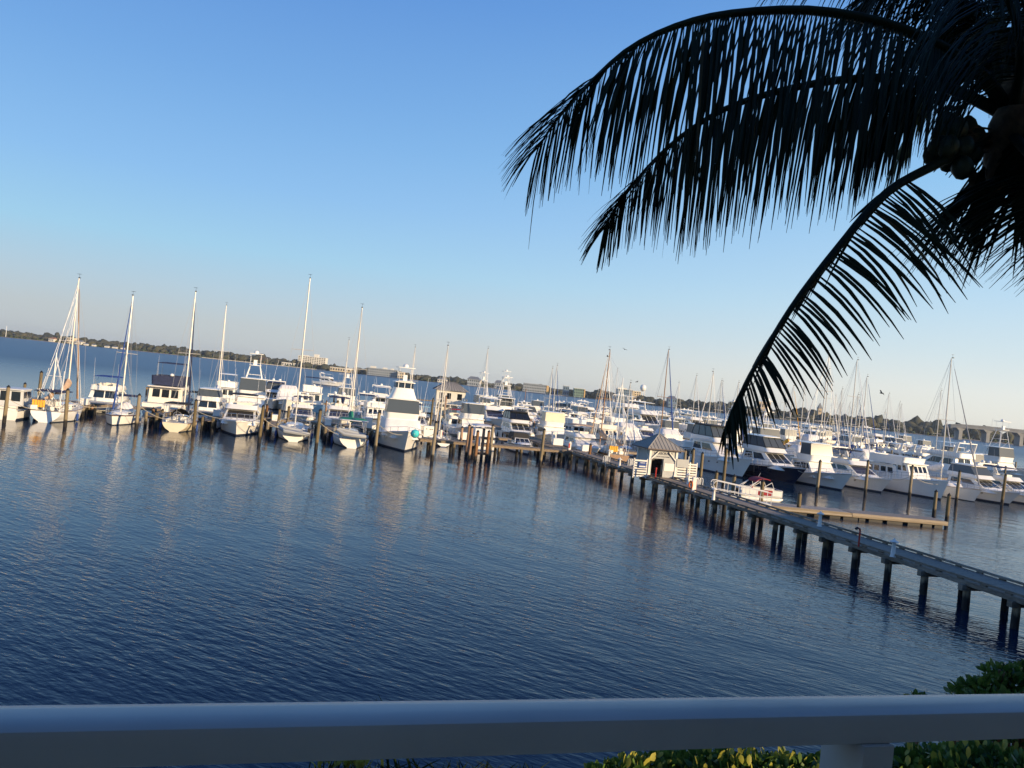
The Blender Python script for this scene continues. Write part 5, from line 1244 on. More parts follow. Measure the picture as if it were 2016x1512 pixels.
def leaflet(p, d, ln, w, grav, r, nseg=5, twist=0.0):
    """folded drooping strip"""
    vs = []; fs = []; q = Vector(p); dv_ = Vector(d).normalized(); st = ln / nseg
    side = dv_.cross(Vector((r.uniform(-.3, .3), r.uniform(-.3, .3), 1)));
    if side.length < 1e-3: side = dv_.cross(Vector((1, 0, 0)))
    side.normalize(); cz = math.cos(twist); sz_ = math.sin(twist); side = side * cz + dv_.cross(side) * sz_
    for i in range(nseg + 1):
        t = i / nseg; ww = w * min(1, .35 + 2.6 * t) * (1 - t ** 2.2) + .0015
        nrm_ = side.cross(dv_).normalized()
        vs += [q - side * ww, q + nrm_ * ww * .35, q + side * ww]
        dv_ = (dv_ + Vector((0, 0, -1)) * grav / nseg + Vector((r.uniform(-1, 1), r.uniform(-1, 1), 0)) * .05).normalized(); q = q + dv_ * st
        side = (side - dv_ * side.dot(dv_)).normalized()
    for i in range(nseg):
        for k in range(2): fs.append((i * 3 + k, i * 3 + k + 1, i * 3 + 4 + k, i * 3 + 3 + k))
    return vs, fs
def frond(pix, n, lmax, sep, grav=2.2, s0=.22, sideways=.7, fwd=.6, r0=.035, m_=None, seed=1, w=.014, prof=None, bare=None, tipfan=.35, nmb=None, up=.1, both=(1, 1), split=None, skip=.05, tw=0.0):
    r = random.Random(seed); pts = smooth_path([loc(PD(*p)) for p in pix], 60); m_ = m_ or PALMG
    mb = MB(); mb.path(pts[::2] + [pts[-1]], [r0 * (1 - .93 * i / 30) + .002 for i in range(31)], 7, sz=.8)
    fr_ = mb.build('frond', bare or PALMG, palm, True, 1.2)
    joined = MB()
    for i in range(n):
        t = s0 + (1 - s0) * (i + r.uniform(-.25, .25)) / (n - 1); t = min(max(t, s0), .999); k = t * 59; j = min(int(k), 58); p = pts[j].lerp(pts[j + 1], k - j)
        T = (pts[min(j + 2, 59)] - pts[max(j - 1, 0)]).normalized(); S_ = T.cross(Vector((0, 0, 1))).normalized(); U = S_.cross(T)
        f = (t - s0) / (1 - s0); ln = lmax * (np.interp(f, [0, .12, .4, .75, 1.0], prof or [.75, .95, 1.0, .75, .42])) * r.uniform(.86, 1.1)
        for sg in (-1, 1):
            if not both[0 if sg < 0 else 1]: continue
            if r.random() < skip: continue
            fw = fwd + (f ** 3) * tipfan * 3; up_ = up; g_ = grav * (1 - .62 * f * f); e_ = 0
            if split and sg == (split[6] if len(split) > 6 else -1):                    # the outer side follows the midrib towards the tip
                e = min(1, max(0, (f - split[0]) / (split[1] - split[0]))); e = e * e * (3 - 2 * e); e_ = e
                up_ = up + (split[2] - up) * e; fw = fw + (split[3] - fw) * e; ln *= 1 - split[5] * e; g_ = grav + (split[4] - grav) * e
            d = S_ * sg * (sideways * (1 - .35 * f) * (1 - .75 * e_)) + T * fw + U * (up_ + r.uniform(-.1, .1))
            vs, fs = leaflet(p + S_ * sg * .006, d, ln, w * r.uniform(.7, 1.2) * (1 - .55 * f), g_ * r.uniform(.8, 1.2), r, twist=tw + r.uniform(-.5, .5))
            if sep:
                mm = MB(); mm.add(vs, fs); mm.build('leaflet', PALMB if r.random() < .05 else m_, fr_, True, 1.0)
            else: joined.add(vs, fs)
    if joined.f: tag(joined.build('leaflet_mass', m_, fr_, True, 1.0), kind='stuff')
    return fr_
C0 = (1992, 232, 5.0)
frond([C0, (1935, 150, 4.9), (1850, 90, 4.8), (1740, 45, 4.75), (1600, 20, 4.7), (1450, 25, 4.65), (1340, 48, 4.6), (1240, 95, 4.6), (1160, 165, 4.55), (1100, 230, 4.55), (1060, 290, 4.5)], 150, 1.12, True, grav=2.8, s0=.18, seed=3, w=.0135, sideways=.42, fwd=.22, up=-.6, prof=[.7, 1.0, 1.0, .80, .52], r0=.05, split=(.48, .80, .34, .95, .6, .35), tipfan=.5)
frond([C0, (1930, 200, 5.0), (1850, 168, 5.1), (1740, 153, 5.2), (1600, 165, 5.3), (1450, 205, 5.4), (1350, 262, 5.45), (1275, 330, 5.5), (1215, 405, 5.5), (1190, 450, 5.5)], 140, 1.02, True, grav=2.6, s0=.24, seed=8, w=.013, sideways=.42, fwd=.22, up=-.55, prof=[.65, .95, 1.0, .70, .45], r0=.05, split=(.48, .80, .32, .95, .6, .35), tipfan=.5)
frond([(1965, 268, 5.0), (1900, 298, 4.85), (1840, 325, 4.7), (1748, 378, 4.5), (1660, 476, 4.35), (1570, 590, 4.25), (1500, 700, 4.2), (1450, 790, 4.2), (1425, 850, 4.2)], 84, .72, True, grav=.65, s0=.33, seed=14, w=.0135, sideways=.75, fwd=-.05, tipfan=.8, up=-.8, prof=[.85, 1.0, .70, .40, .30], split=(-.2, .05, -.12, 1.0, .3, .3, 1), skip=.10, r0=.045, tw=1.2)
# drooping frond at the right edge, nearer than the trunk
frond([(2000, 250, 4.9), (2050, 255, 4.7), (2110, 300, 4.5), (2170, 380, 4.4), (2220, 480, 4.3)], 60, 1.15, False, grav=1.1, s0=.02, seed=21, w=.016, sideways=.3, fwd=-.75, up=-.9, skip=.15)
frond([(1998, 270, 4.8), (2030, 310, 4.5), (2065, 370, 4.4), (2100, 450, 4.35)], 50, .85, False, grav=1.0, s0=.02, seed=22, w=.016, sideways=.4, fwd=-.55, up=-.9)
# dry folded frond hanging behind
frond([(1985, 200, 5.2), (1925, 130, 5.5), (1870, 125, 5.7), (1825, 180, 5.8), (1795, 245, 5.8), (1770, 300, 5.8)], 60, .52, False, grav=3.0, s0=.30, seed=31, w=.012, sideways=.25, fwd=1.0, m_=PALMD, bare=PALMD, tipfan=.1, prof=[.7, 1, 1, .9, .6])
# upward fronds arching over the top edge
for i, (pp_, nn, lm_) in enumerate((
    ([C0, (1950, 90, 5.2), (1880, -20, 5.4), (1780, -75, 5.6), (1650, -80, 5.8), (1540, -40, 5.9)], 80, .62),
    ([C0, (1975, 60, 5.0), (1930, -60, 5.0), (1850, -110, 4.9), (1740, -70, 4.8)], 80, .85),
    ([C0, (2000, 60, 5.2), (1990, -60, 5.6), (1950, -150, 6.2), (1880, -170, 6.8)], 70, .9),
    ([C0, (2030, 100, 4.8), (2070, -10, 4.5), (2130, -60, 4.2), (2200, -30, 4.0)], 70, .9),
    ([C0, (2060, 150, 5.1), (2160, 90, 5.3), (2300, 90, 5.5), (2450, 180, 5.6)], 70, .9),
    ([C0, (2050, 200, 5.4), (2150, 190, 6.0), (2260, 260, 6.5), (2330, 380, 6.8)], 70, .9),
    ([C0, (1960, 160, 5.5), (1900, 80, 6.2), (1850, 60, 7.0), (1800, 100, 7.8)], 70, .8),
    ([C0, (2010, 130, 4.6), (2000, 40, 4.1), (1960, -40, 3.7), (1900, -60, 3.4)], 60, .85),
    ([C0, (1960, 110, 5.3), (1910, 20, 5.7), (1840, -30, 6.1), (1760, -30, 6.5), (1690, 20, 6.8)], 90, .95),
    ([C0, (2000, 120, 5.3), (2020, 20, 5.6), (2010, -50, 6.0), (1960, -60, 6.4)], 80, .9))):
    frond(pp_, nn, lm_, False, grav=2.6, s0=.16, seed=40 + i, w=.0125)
# leaf bases, sheath fibre and fruit
m = MB()
for px, py, d, rx in ((1975, 300, 4.95, .12), (1992, 262, 4.9, .14), (2005, 330, 4.9, .13), (1960, 342, 4.9, .06), (2010, 200, 5.0, .16)):
    p = loc(PD(px, py, d)); m.loft([[p + Vector((rx * f * math.cos(a), rx * f * math.sin(a), z + rnd.uniform(-.02, .02))) for a in [k * math.pi / 4 for k in range(8)]] for f, z in ((.3, -.16), (.9, -.06), (1, .05), (.7, .16))])
m.build('fibre_sheath', SHEATH, palm, True, 1.0)
for px, py, q in ((1945, 395, (1925, 365)), (1950, 352, (1932, 300)), (1915, 352, (1925, 372))):
    MB().add([loc(PD(px - 10, py - 20, 4.9)), loc(PD(px + 12, py - 12, 4.9)), loc(PD(px + 4, py + 12, 4.88)), loc(PD(px - 6, py + 24, 4.9)), loc(PD(px, py, 4.93))], [(0, 1, 2, 3), (3, 2, 1, 4), (0, 3, 4), (1, 0, 4)]).build('sheath_rag', SHEATH, palm)
COCO = mat('green coconut husk', (.030, .040, .012), .55, noise=(14, .4), bump=.3)
for i, (px, py, dd, s) in enumerate(((1866, 240, 4.9, 1), (1884, 255, 4.8, 1.1), (1852, 262, 4.85, .9), (1905, 250, 4.95, 1), (1847, 287, 4.8, .95), (1868, 290, 4.72, 1.05), (1895, 292, 4.78, 1.1), (1838, 304, 4.85, 1.05), (1868, 318, 4.9, 1), (1895, 330, 4.75, 1.1), (1914, 305, 4.9, 1.1), (1920, 270, 4.95, 1.1))):
    r = .058 * s; m = MB(); m.lathe([(.1 * r, -1.2 * r), (.62 * r, -.95 * r), (.98 * r, -.3 * r), (r, .2 * r), (.75 * r, .8 * r), (.3 * r, 1.2 * r), (.05 * r, 1.3 * r)], 12)
    o = m.build('coconut', COCO, palm, True, 2.0); o.location = loc(PD(px, py, dd)); o.rotation_euler = (rnd.uniform(-.5, .5), rnd.uniform(-.5, .5), 0)
m = MB()
for i in range(26):
    a = loc(PD(1945 + rnd.uniform(-20, 10), 280 + rnd.uniform(-30, 20), 4.9)); b = loc(PD(1890 + rnd.uniform(-55, 20), 290 + rnd.uniform(-30, 60), 4.85)); m.path([a, (a + b) / 2 + Vector((0, 0, .04)), b], [.008, .006, .003], 4)
m.build('fruit_stalk', SHEATH, palm)

# ------------------------------------------------------------------ birds
def bird(px, py, d, s, label, rz, roll=.3):
    p = PD(px, py, d); rt = empty('bird', p, rz, label, 'bird'); rt.rotation_euler = (0, roll, rz)
    MB().path([(0, -.22 * s, 0), (0, -.1 * s, 0), (0, .08 * s, .01), (0, .2 * s, .02), (0, .28 * s, .02)], [.02 * s, .06 * s, .08 * s, .05 * s, .01 * s], 6).build('body', CBLACK, rt)
    for sg in (-1, 1): MB().add([(sg * .05 * s, .1 * s, .02), (sg * .3 * s, .14 * s, .14 * s), (sg * .6 * s, -.02 * s, .08 * s), (sg * .3 * s, -.06 * s, .12 * s), (sg * .05 * s, -.08 * s, .02), (sg * .3 * s, .04 * s, .155 * s)], [(0, 1, 5), (1, 2, 5), (2, 3, 5), (3, 4, 5), (4, 0, 5), (0, 4, 3, 2, 1)]).build('wing', CBLACK, rt)
bird(1197, 702, 160, 1.2, 'tiny dark bird flying left of the two schooner masts', 1.0); bird(1230, 688, 118, .8, 'dark bird hovering beside the schooner mast top', .4); bird(1254, 752, 150, .9, 'dark bird just above the short mast near the water tower', 2.0)
bird(1736, 774, 150, 1.7, 'dark bird flying right of the bare mast on the right', .6, .5)
# ------------------------------------------------------------------ boats at their berths
def acol(px, b, z=1.2):
    lo, hi = -150.0, 400.0
    for _ in range(50):
        a = (lo + hi) / 2; w = M(a, b, z); u = w.x / max(w.y, .1); v = (EYE - z) / max(w.y, .1)
        p = 1008 + FPX * (u * math.cos(ROLL) - v * math.sin(ROLL))
        if w.y < 1 or p > px: hi = a
        else: lo = a
    return (lo + hi) / 2
BOATS = []
def put(bt, a, b, L, facing='bow', drz=0.0):
    """near end at (a, b)"""
    off = L * (.40 if facing == 'bow' else .5)
    p = M(a, b + off); bt.root.location = (p.x, p.y, 0)
    bt.root.rotation_euler = (0, 0, TH + (math.pi if facing == 'bow' else 0) + math.radians(drz)); BOATS.append((a, b + off, bt.root)); return bt
FRONT = []
def put_px(bt, px, py, L, facing='bow', drz=0.0):
    a, b = AB(P(px, py)); put(bt, a, b, L, facing, drz); FRONT.append((bt, L, facing)); return bt
def put_col(bt, px, b, L, facing='bow', drz=0.0): return put(bt, acol(px, b), b, L, facing, drz)
ROWL = 'boats in the left front row'; ROWR = 'boats in the right front row'
put_px(express('grey pilothouse cruiser cut off by the left edge of the view', 9, 3.2, hard=GREYW), 2, 826, 9, 'stern')
put_px(sailboat('white ketch with tan sail covers and gear heaped on its stern', 12.2, 4.0, 16.0, cover=CTAN, furl=TEAK, bim=CNAVY, mizzen=7.4, name='ketch', rustic=True, mastm=MAST, mainup=1.5, furlr=.13, mx=.12), 86, 832, 12.2, 'stern')
put_col(motoryacht('flybridge cruiser stern to the landing with raised navy bimini', 13, 4.8, bim=CBLUE, arch=False), 193, 110, 13, 'stern')
put_px(sailboat('small white sloop with bright blue furled headsail and bow toward us', 9.6, 3.3, 14.7, furl=CBLUE, dodger=CWHITE, stripe=NAVY, bim=CNAVY, furlr=.12), 222, 837, 9.6, 'bow')
put_col(trawler('tall cream pilothouse trawler with navy cloth round its flybridge', 16.5, 5.6, bridgem=CNAVY, cabm=WHITE2, top=CNAVY), 318, 112, 16.5, 'stern')
put_px(sailboat('white sloop with dark bimini, teak rail and yellow life ring on the stern', 10.5, 3.6, 16.0, hullm=CREAM, furl=CNAVY, bim=CBLACK, dodger=CBLACK, stripe=TEAK, furlr=.12), 342, 851, 10.5, 'stern')
put_col(motoryacht('white cabin cruiser with grey enclosed aft deck behind the dark bimini sloop', 12, 4.3, enclosure=CLEAR, arch=False), 403, 111, 12, 'stern')
put_col(trawler('white trawler with open upper bridge behind the slim twin stayed mast', 13, 4.6, top=WHITE), 440, 147, 13, 'stern')
put_col(sailboat('sloop with tall pale mast behind the grey aft deck cruiser', 11, 3.6, 17.6, cover=CWHITE), 419, 136, 11, 'stern')
put_px(motoryacht('white cruiser bow on with black windshield cover and black bimini', 13, 4.8, mask=CBLACK, bim=CBLACK, arch=False), 464, 859, 13, 'bow')
put_col(sportfish('white sportfishing boat with tall tuna tower and radar dome', 15.5, 5.0, tower=8.9, hullm=WHITE), 487, 111, 15, 'bow')
put_col(motoryacht('cruiser with black framed bridge enclosure right of the tuna tower', 14, 4.6, bim=CNAVY, blackframe=True), 537, 146, 14, 'bow')
put_px(sportfish('sportfishing boat wrapped in a smooth white cover in the second dock row', 14, 4.8, cover=CWHITE, riggers=False, tower=0), 562, 811, 14, 'bow')
put_col(trawler('yacht with pale blue hull and dinghies on its upper deck', 15, 5.0, hullm=HLBLUE, top=CNAVY), 612, 150, 15, 'stern')
put_px(sailboat('tall masted white sloop stern on with an outboard dinghy hung across it', 11.8, 3.9, 19.4, dinghy=.05, arch=None, spreaders=1, mx=.10), 577, 870, 11.8, 'stern')
put_px(sailboat('white sloop with green sail cover and grey inflatable on stern davits', 11.5, 3.9, 16.4, cover=CGREEN, bim=CGREEN, arch=CWHITE, dinghy=.5, mx=.08), 692, 883, 11.5, 'stern')
put_px(sportfish('big sportfishing boat wrapped in white canvas, bow on, teal bundle at its bow', 15, 5.5, cover=CWHITE, tower=9.0, dome=True, upper=True), 797, 890, 15, 'bow')
o = P(817, 853, 2.7); rt = empty('fender_bundle', o, 0, 'teal cloth bundle on the bow of the canvas wrapped sportfishing boat', 'bundle'); MB().lathe([(.15, -.5), (.42, -.3), (.5, 0), (.36, .3), (.1, .42)], 9).build('cloth', TEAL, rt); MB().path([(.52, 0, -.05), (0, .52, -.05), (-.52, 0, -.05), (0, -.52, -.05), (.52, 0, -.05)], .03, 5).build('lashing', CWHITE, rt)
put_col(sportfish('sportfishing boat with open tower behind the green cover sloop', 13, 4.6, tower=8.0, dome=False), 682, 148, 13, 'bow')
put_col(sailboat('sloop with a short pale mast behind the green cover sloop', 10, 3.4, 14.2, cover=CNAVY), 676, 142, 10, 'stern')
put_col(motoryacht('cruiser under a long navy cover between the green and canvas wrapped boats', 13, 4.4, bim=CNAVY, mask=CNAVY), 727, 132, 13, 'bow')
put_col(motoryacht('cream motor yacht with stacked decks left of the canvas wrapped boat', 16, 5.0, bim=WHITE2, domes=1, tall=1.1), 757, 150, 16, 'bow')
put_col(sailboat('sloop with slim white mast behind the canvas wrapped sportfishing boat', 10.5, 3.5, 14.2, cover=CWHITE), 812, 140, 10.5, 'stern')
put_col(console('open boat with pale blue top before the dock house', 8.5, 2.8, top=HLBLUE), 838, 148, 8.5, 'stern')
put_col(sailboat('small day sailer with slim bare mast at the front dock', 8.0, 2.7, 13.4, mastm=MAST, mx=.05), 875, 99, 8, 'stern')
put_col(motoryacht('cruiser with dark red canvas below the dock house', 11, 4.0, bim=CRED, arch=False), 905, 126, 11, 'stern')
put_col(sportfish('white sportfishing boat stern on with dark topped bridge left of curtain covered boat', 14, 4.7, canvas=CLEAR, dome=False, riggers=False), 943, 112, 14, 'bow')
put_col(express('boat draped in hanging white canvas at the front dock', 8.5, 3.6, canvas=CWHITE, bim=CWHITE), 957, 99, 8.5, 'stern')
put_col(motoryacht('white yacht with dark tinted bridge enclosure and swept bow', 14, 4.7, bim=CBLACK, enclosure=GLASS, arch=False, blackframe=True), 1038, 114, 14, 'bow')
put_col(express('small express cruiser under dark striped canvas at the pier corner', 8, 3.0, canvas=CBLACK), 1040, 97.5, 8, 'bow')
put_col(motoryacht('large white yacht with long dark saloon window beyond the swept bow yacht', 17, 5.2, bim=WHITE, mask=CNAVY), 985, 142, 17, 'bow')
put_col(sportfish('sportfishing boat with double deck tower and bare top, far middle', 15, 5, tower=10.4), 958, 170, 15, 'bow')
put_col(sportfish('sportfishing boat with crowded tower in the far middle rows', 16, 5.2, tower=11.5), 1003, 180, 16, 'bow')
put_col(sailboat('sloop with thin white mast above the far middle boats', 11, 3.6, 16.0, cover=CWHITE), 955, 152, 11, 'bow')
put_col(sportfish('sportfishing boat with pale yellow bridge cover near the pier corner', 13.5, 4.7, canvas=CREAM, riggers=False, dome=False), 1108, 113, 13.5, 'bow')
put_col(motoryacht('cruiser with white sunscreen and tan canvas hood beside the pier', 12.5, 4.4, mask=CWHITE, bim=CTAN, arch=False), 1172, 97, 12.5, 'bow')
put_col(trawler('white trawler with large square dark windows behind the tan hood cruiser', 13, 4.8, nw=3), 1150, 126, 13, 'stern')
put_col(sailboat('old dark hulled schooner with brown masts beside the pavilion', 12, 3.9, 15.4, hullm=TEAK, furl=CTAN, mizzen=11.5, mastm=MASTD, name='schooner', rustic=True, cover=CTAN, mx=.14), 1222, 95, 12, 'stern')
put_col(trawler('white trawler with high flared bow just behind the schooner', 13, 4.6, cabm=WHITE2), 1212, 113, 13, 'bow')
put_col(sportfish('sportfishing boat with tall white wrapped bridge behind the schooner masts', 14, 4.8, cover=CWHITE, riggers=False), 1262, 114, 14, 'bow')
put_col(sailboat('bare masted sloop below the water tower', 9.5, 3.2, 11.2, cover=CWHITE), 1246, 108, 9.5, 'bow')
put_col(sportfish('green hulled boat under a white cover right behind the pavilion roof', 14, 4.8, hullm=HGREEN, cover=CWHITE, riggers=False), 1352, 103, 14, 'bow')
put_col(sailboat('tall sloop with blue furled headsail right behind the pavilion', 12, 3.8, 17.5, furl=CBLUE, cover=CBLUE, mastm=MASTD, furlr=.13), 1320, 112, 12, 'bow')
put_col(trawler('boxy white houseboat with square windows right of the pavilion', 11, 4.2, nw=5, name='houseboat'), 1372, 98, 11, 'stern')
put_col(sportfish('white sportfishing boat with clear bridge curtains behind the long yacht', 14, 4.8, dome=False), 1405, 117, 14, 'bow')
# finger piers between the left front row boats, each with a white locker
for px_, lb in ((118, 'between the tan covered ketch and the blue striped sloop'), (292, 'between the blue furled sloop and the dark bimini sloop'), (402, 'between the dark bimini sloop and the black windshield cruiser'), (528, 'between the black windshield cruiser and the outboard dinghy sloop'), (640, 'between the two sloops carrying dinghies'), (740, 'between the green cover sloop and the canvas wrapped boat')):
    a_ = acol(px_, 96); fd_ = empty('finger_pier', M(a_, 94.5), TH, 'narrow brown finger pier ' + lb, 'dock', 'finger piers in the left front row')
    tag(boards(12.4, 1.1, 1.25, .19, .012, .05, 9).build('deck_boards', DOCKW, fd_, False), kind='stuff')
    for x_ in (.04, 1.06): MB().box((x_, 6.2, 1.07), (.07, 12.4, .24)).build('fascia_board', DOCKW, fd_, False)
    for y_ in (.2, 3.3, 6.4, 9.5, 12.2):
        for x_ in (.0, 1.1): inst('piling', pl_me, fd_, (x_, y_, .1 if y_ > .5 else .55))
    p_ = M(a_, 94.5) + AX * .55 + BX * 9.6; bx_ = empty('dock_box', (p_.x, p_.y, 1.252), TH, 'white dock box on the finger pier ' + lb, 'dock box', 'dock boxes on finger piers')
    bx_['label'] = ' '.join(bx_['label'].split()[:16]); MB().box((0, 0, .35), (.8, 1.3, .7)).build('bin', WHITE, bx_, False); MB().box((0, 0, .735), (.86, 1.36, .07)).build('lid', WHITE, bx_, False)
# right front row
put_px(motoryacht('long white yacht with black edged bridge enclosure, first right of the pavilion', 17, 4.5, bim=CBLACK, blackframe=True, mask=CWHITE, arch=False, tall=1.12), 1464, 942, 17, 'bow')
put_px(motoryacht('sleek yacht with navy hull and white topsides', 15.5, 4.4, hullm=NAVY, bim=WHITE, blackframe=True, arch=False, tall=1.1, rake=.16), 1570, 957, 15.5, 'bow')
put_px(sportfish('white sport yacht with white windshield cover beside the navy hull', 14, 4.7, mask=CWHITE, dome=False, riggers=True), 1660, 967, 14, 'bow')
put_px(motoryacht('white express yacht with blue windshield cover and black hull fender', 14, 4.6, mask=CNAVY, bim=CBLACK, bridge=True, arch=True, domes=1), 1738, 971, 14, 'bow')
put_px(trawler('white trawler with row of pilothouse windows and orange life ring', 15, 5.0, ring=True, nw=4, hullm=WHITE), 1846, 983, 15, 'bow')
put_px(sailboat('broad white sloop with tall grey mast in the right front row', 14, 4.8, 19.0, fb=1.7, cover=CWHITE, furl=CGREY, mx=.02, furlr=.11), 1912, 987, 14, 'bow')
put_px(motoryacht('cream topped cruiser with clear aft enclosure near the right edge', 13, 4.5, bim=WHITE2, enclosure=CLEAR, arch=False), 1990, 995, 13, 'bow')
put(motoryacht('low express yacht cut by the right edge of the view', 13, 4.4, bim=CNAVY), AB(P(1990, 995))[0] + 6.2, AB(P(1990, 995))[1] + 1, 13, 'bow')
ROPE = mat('mooring rope', (.46, .42, .34), .9)
for bt, L, facing in FRONT:
    loc_ = Vector(bt.root.location); rz = bt.root.rotation_euler[2]; fd = Vector((-math.sin(rz), math.cos(rz), 0)); sdv = Vector((math.cos(rz), math.sin(rz), 0)); sg_ = 1 if facing == 'bow' else -1
    near_ = loc_ + fd * (L * .43 * sg_)
    for sd_ in (-1, 1):
        best = None
        for p_, h_ in PILES:
            d = p_ - near_; lat = d.dot(sdv) * sd_
            if .6 < lat < 5.5 and d.length < 7.5 and (best is None or d.length < best[0]): best = (d.length, p_, h_)
        if best:
            a_ = near_ + sdv * (.5 * sd_) + Vector((0, 0, 2.0 if facing == 'bow' else 1.25)); b_ = best[1] + Vector((0, 0, best[2] * .72)); pts = []
            for i in range(7):
                t = i / 6; q_ = a_.lerp(b_, t) - Vector((0, 0, .35 * 4 * t * (1 - t))) - loc_; pts.append((q_.dot(sdv), q_.dot(fd), q_.z))
            bt.p('mooring_line', MB().path(pts, .028, 4), ROPE)
# far special ones
put_col(sportfish('large sportfishing boat with broad white tower and dome at the right', 17, 5.4, tower=11.2), 2030, 118, 17, 'bow')
put_col(sailboat('sloop with yellow sail covers in the middle right rows', 11, 3.6, 15, cover=YELL, furl=YELL), 1572, 137, 11, 'bow')
put_col(console('open boat with long yellow top in the middle right rows', 9, 3.0, top=YELL), 1552, 128, 9, 'bow')
put_col(sailboat('sloop with dark blue mast boot and bare tall mast left of the trawler', 12, 3.8, 17.4, cover=CBLUE, furl=CBLUE), 1722, 117, 12, 'bow')
put_col(motoryacht('three decked cream motor yacht high above the middle rows', 22, 6.0, bim=WHITE, mask=GLASS, tall=1.35), 1262, 180, 22, 'bow')
put_col(motoryacht('tall white yacht with angled side windows in the middle rows', 20, 5.8, bim=WHITE, tall=1.3), 1300, 152, 20, 'bow')
put_col(motoryacht('white yacht with long black upper window band on the open water side', 18, 5.4, mask=GLASS, bim=WHITE, tall=1.2), 1390, 185, 18, 'bow')

# the rest: one of each kind, then copies down the docks
PRO = {}
def proto(key, bt): PRO[key] = bt.root; return bt
F = dict(fine=False)
proto('white flybridge cruiser', motoryacht('x', 13, 4.3, bim=WHITE, **F)); proto('cruiser with navy bimini', motoryacht('x', 12, 4.2, bim=CNAVY, mask=CNAVY, **F))
proto('cruiser with clear bridge enclosure', motoryacht('x', 14, 4.5, enclosure=CLEAR, bim=WHITE, mask=CWHITE, **F)); proto('large motor yacht with black windows', motoryacht('x', 17, 5.0, bim=WHITE, tall=1.2, mask=GLASS, **F))
proto('sportfishing boat with hardtop', sportfish('x', 13.5, 4.6, **F)); proto('sportfishing boat with tower', sportfish('x', 15, 4.9, tower=9.4, **F)); proto('sportfishing boat under white cover', sportfish('x', 13, 4.6, cover=CWHITE, riggers=False, **F))
proto('trawler with flybridge', trawler('x', 13, 4.6, **F)); proto('cream trawler with short mast', trawler('x', 12, 4.4, cabm=WHITE2, mastz=9, **F))
proto('white sloop with white sail cover', sailboat('x', 11, 3.6, 15.5, cover=CWHITE, **F)); proto('white sloop with blue sail cover', sailboat('x', 10, 3.4, 14, cover=CBLUE, furl=CBLUE, bim=CBLUE, **F)); proto('tall masted sloop', sailboat('x', 13, 4.0, 18.5, cover=CGREY, spreaders=2, **F))
proto('express cruiser with white top', express('x', 10, 3.4, bim=CWHITE, **F)); proto('centre console boat', console('x', 8.5, 2.8, **F))
LEN = {'white flybridge cruiser': (13, 4.3), 'cruiser with navy bimini': (12, 4.2), 'cruiser with clear bridge enclosure': (14, 4.5), 'large motor yacht with black windows': (17, 5), 'sportfishing boat with hardtop': (13.5, 4.6), 'sportfishing boat with tower': (15, 4.9), 'sportfishing boat under white cover': (13, 4.6), 'trawler with flybridge': (13, 4.6), 'cream trawler with short mast': (12, 4.4), 'white sloop with white sail cover': (11, 3.6), 'white sloop with blue sail cover': (10, 3.4), 'tall masted sloop': (13, 4), 'express cruiser with white top': (10, 3.4), 'centre console boat': (8.5, 2.8)}
KEYS = list(LEN); WTS = [16, 9, 14, 9, 14, 6, 9, 8, 5, 9, 6, 7, 5, 5]
for r_ in PRO.values(): KIDS[r_.name] = list(r_.children)
for k_, r_ in PRO.items():
    for ch in r_.children: KIDS[ch.name] = list(ch.children)
USED = {k: 0 for k in KEYS}
ROWREC = []
def scatter(aa, ab, b_edge, side, rowname, only=None, gap=.45, skip=.04, face=.65):
    a = aa; prev = None
    while a < ab:
        k = rnd.choices(KEYS, WTS)[0] if not only else rnd.choice(only); L, B = LEN[k]
        ca = a + B / 2; a += B + gap + rnd.random() * .8
        if rnd.random() < skip: a += rnd.uniform(1, 4); continue
        cb = b_edge + (L / 2 + .8) * side
        if any(abs(ca - x) < (B + 4.4) / 2 and abs(cb - y) < (L + 13) / 2 for x, y, _ in BOATS): a = ca + .8; continue
        rt = PRO[k] if USED[k] == 0 else copy_tree(PRO[k]); USED[k] += 1
        p = M(ca, cb); rt.location = (p.x, p.y, 0); toward = rnd.random() < face
        rt.rotation_euler = (rnd.uniform(-.01, .01), 0, TH + (math.pi if toward else 0) + rnd.uniform(-.03, .03))
        rt['label'] = '%s moored %s' % (k, rowname); rt['group'] = '%s %s' % (k, rowname)
        s = rnd.uniform(.92, 1.1); rt.scale = (s, s, s); BOATS.append((ca, cb, rt)); ROWREC.append((rt, k, prev, rowname)); prev = k
scatter(PX1 + 2, PX1 + 82, 103.4, 1, 'on the far side of the right front landing', face=.45)
scatter(PX1 + 4, PX1 + 122, 150, -1, 'in the second right row, near side', face=.75)
scatter(PX1 + 4, PX1 + 124, 152.3, 1, 'in the second right row, far side', face=.4)
scatter(PX1 + 12, PX1 + 158, 200, -1, 'in the third right row, near side')
scatter(PX1 + 12, PX1 + 160, 202.3, 1, 'in the third right row, far side')
scatter(PX1 + 50, PX1 + 190, 250, -1, 'in the fourth right row, near side')
scatter(PX1 + 50, PX1 + 190, 252.3, 1, 'in the fourth right row, far side', skip=.2)
scatter(PA - 62, PA - 44, 109.4, 1, 'on the far side of the left landing', only=['express cruiser with white top', 'centre console boat'], skip=.3)
scatter(PA - 44, PA - 3, 109.4, 1, 'on the far side of the left landing', only=['white flybridge cruiser', 'cruiser with navy bimini', 'sportfishing boat with hardtop', 'cruiser with clear bridge enclosure', 'trawler with flybridge'], skip=.03, face=.8)
scatter(PA - 42, PA - 2, 163, -1, 'before the dock house dock', skip=.05, only=['white flybridge cruiser', 'cruiser with navy bimini', 'sportfishing boat with hardtop', 'express cruiser with white top', 'centre console boat'])
scatter(PA - 10, PA + 3, 128, -1, 'beside the walkway past the pier end', skip=.1, only=['white flybridge cruiser', 'cruiser with clear bridge enclosure'])
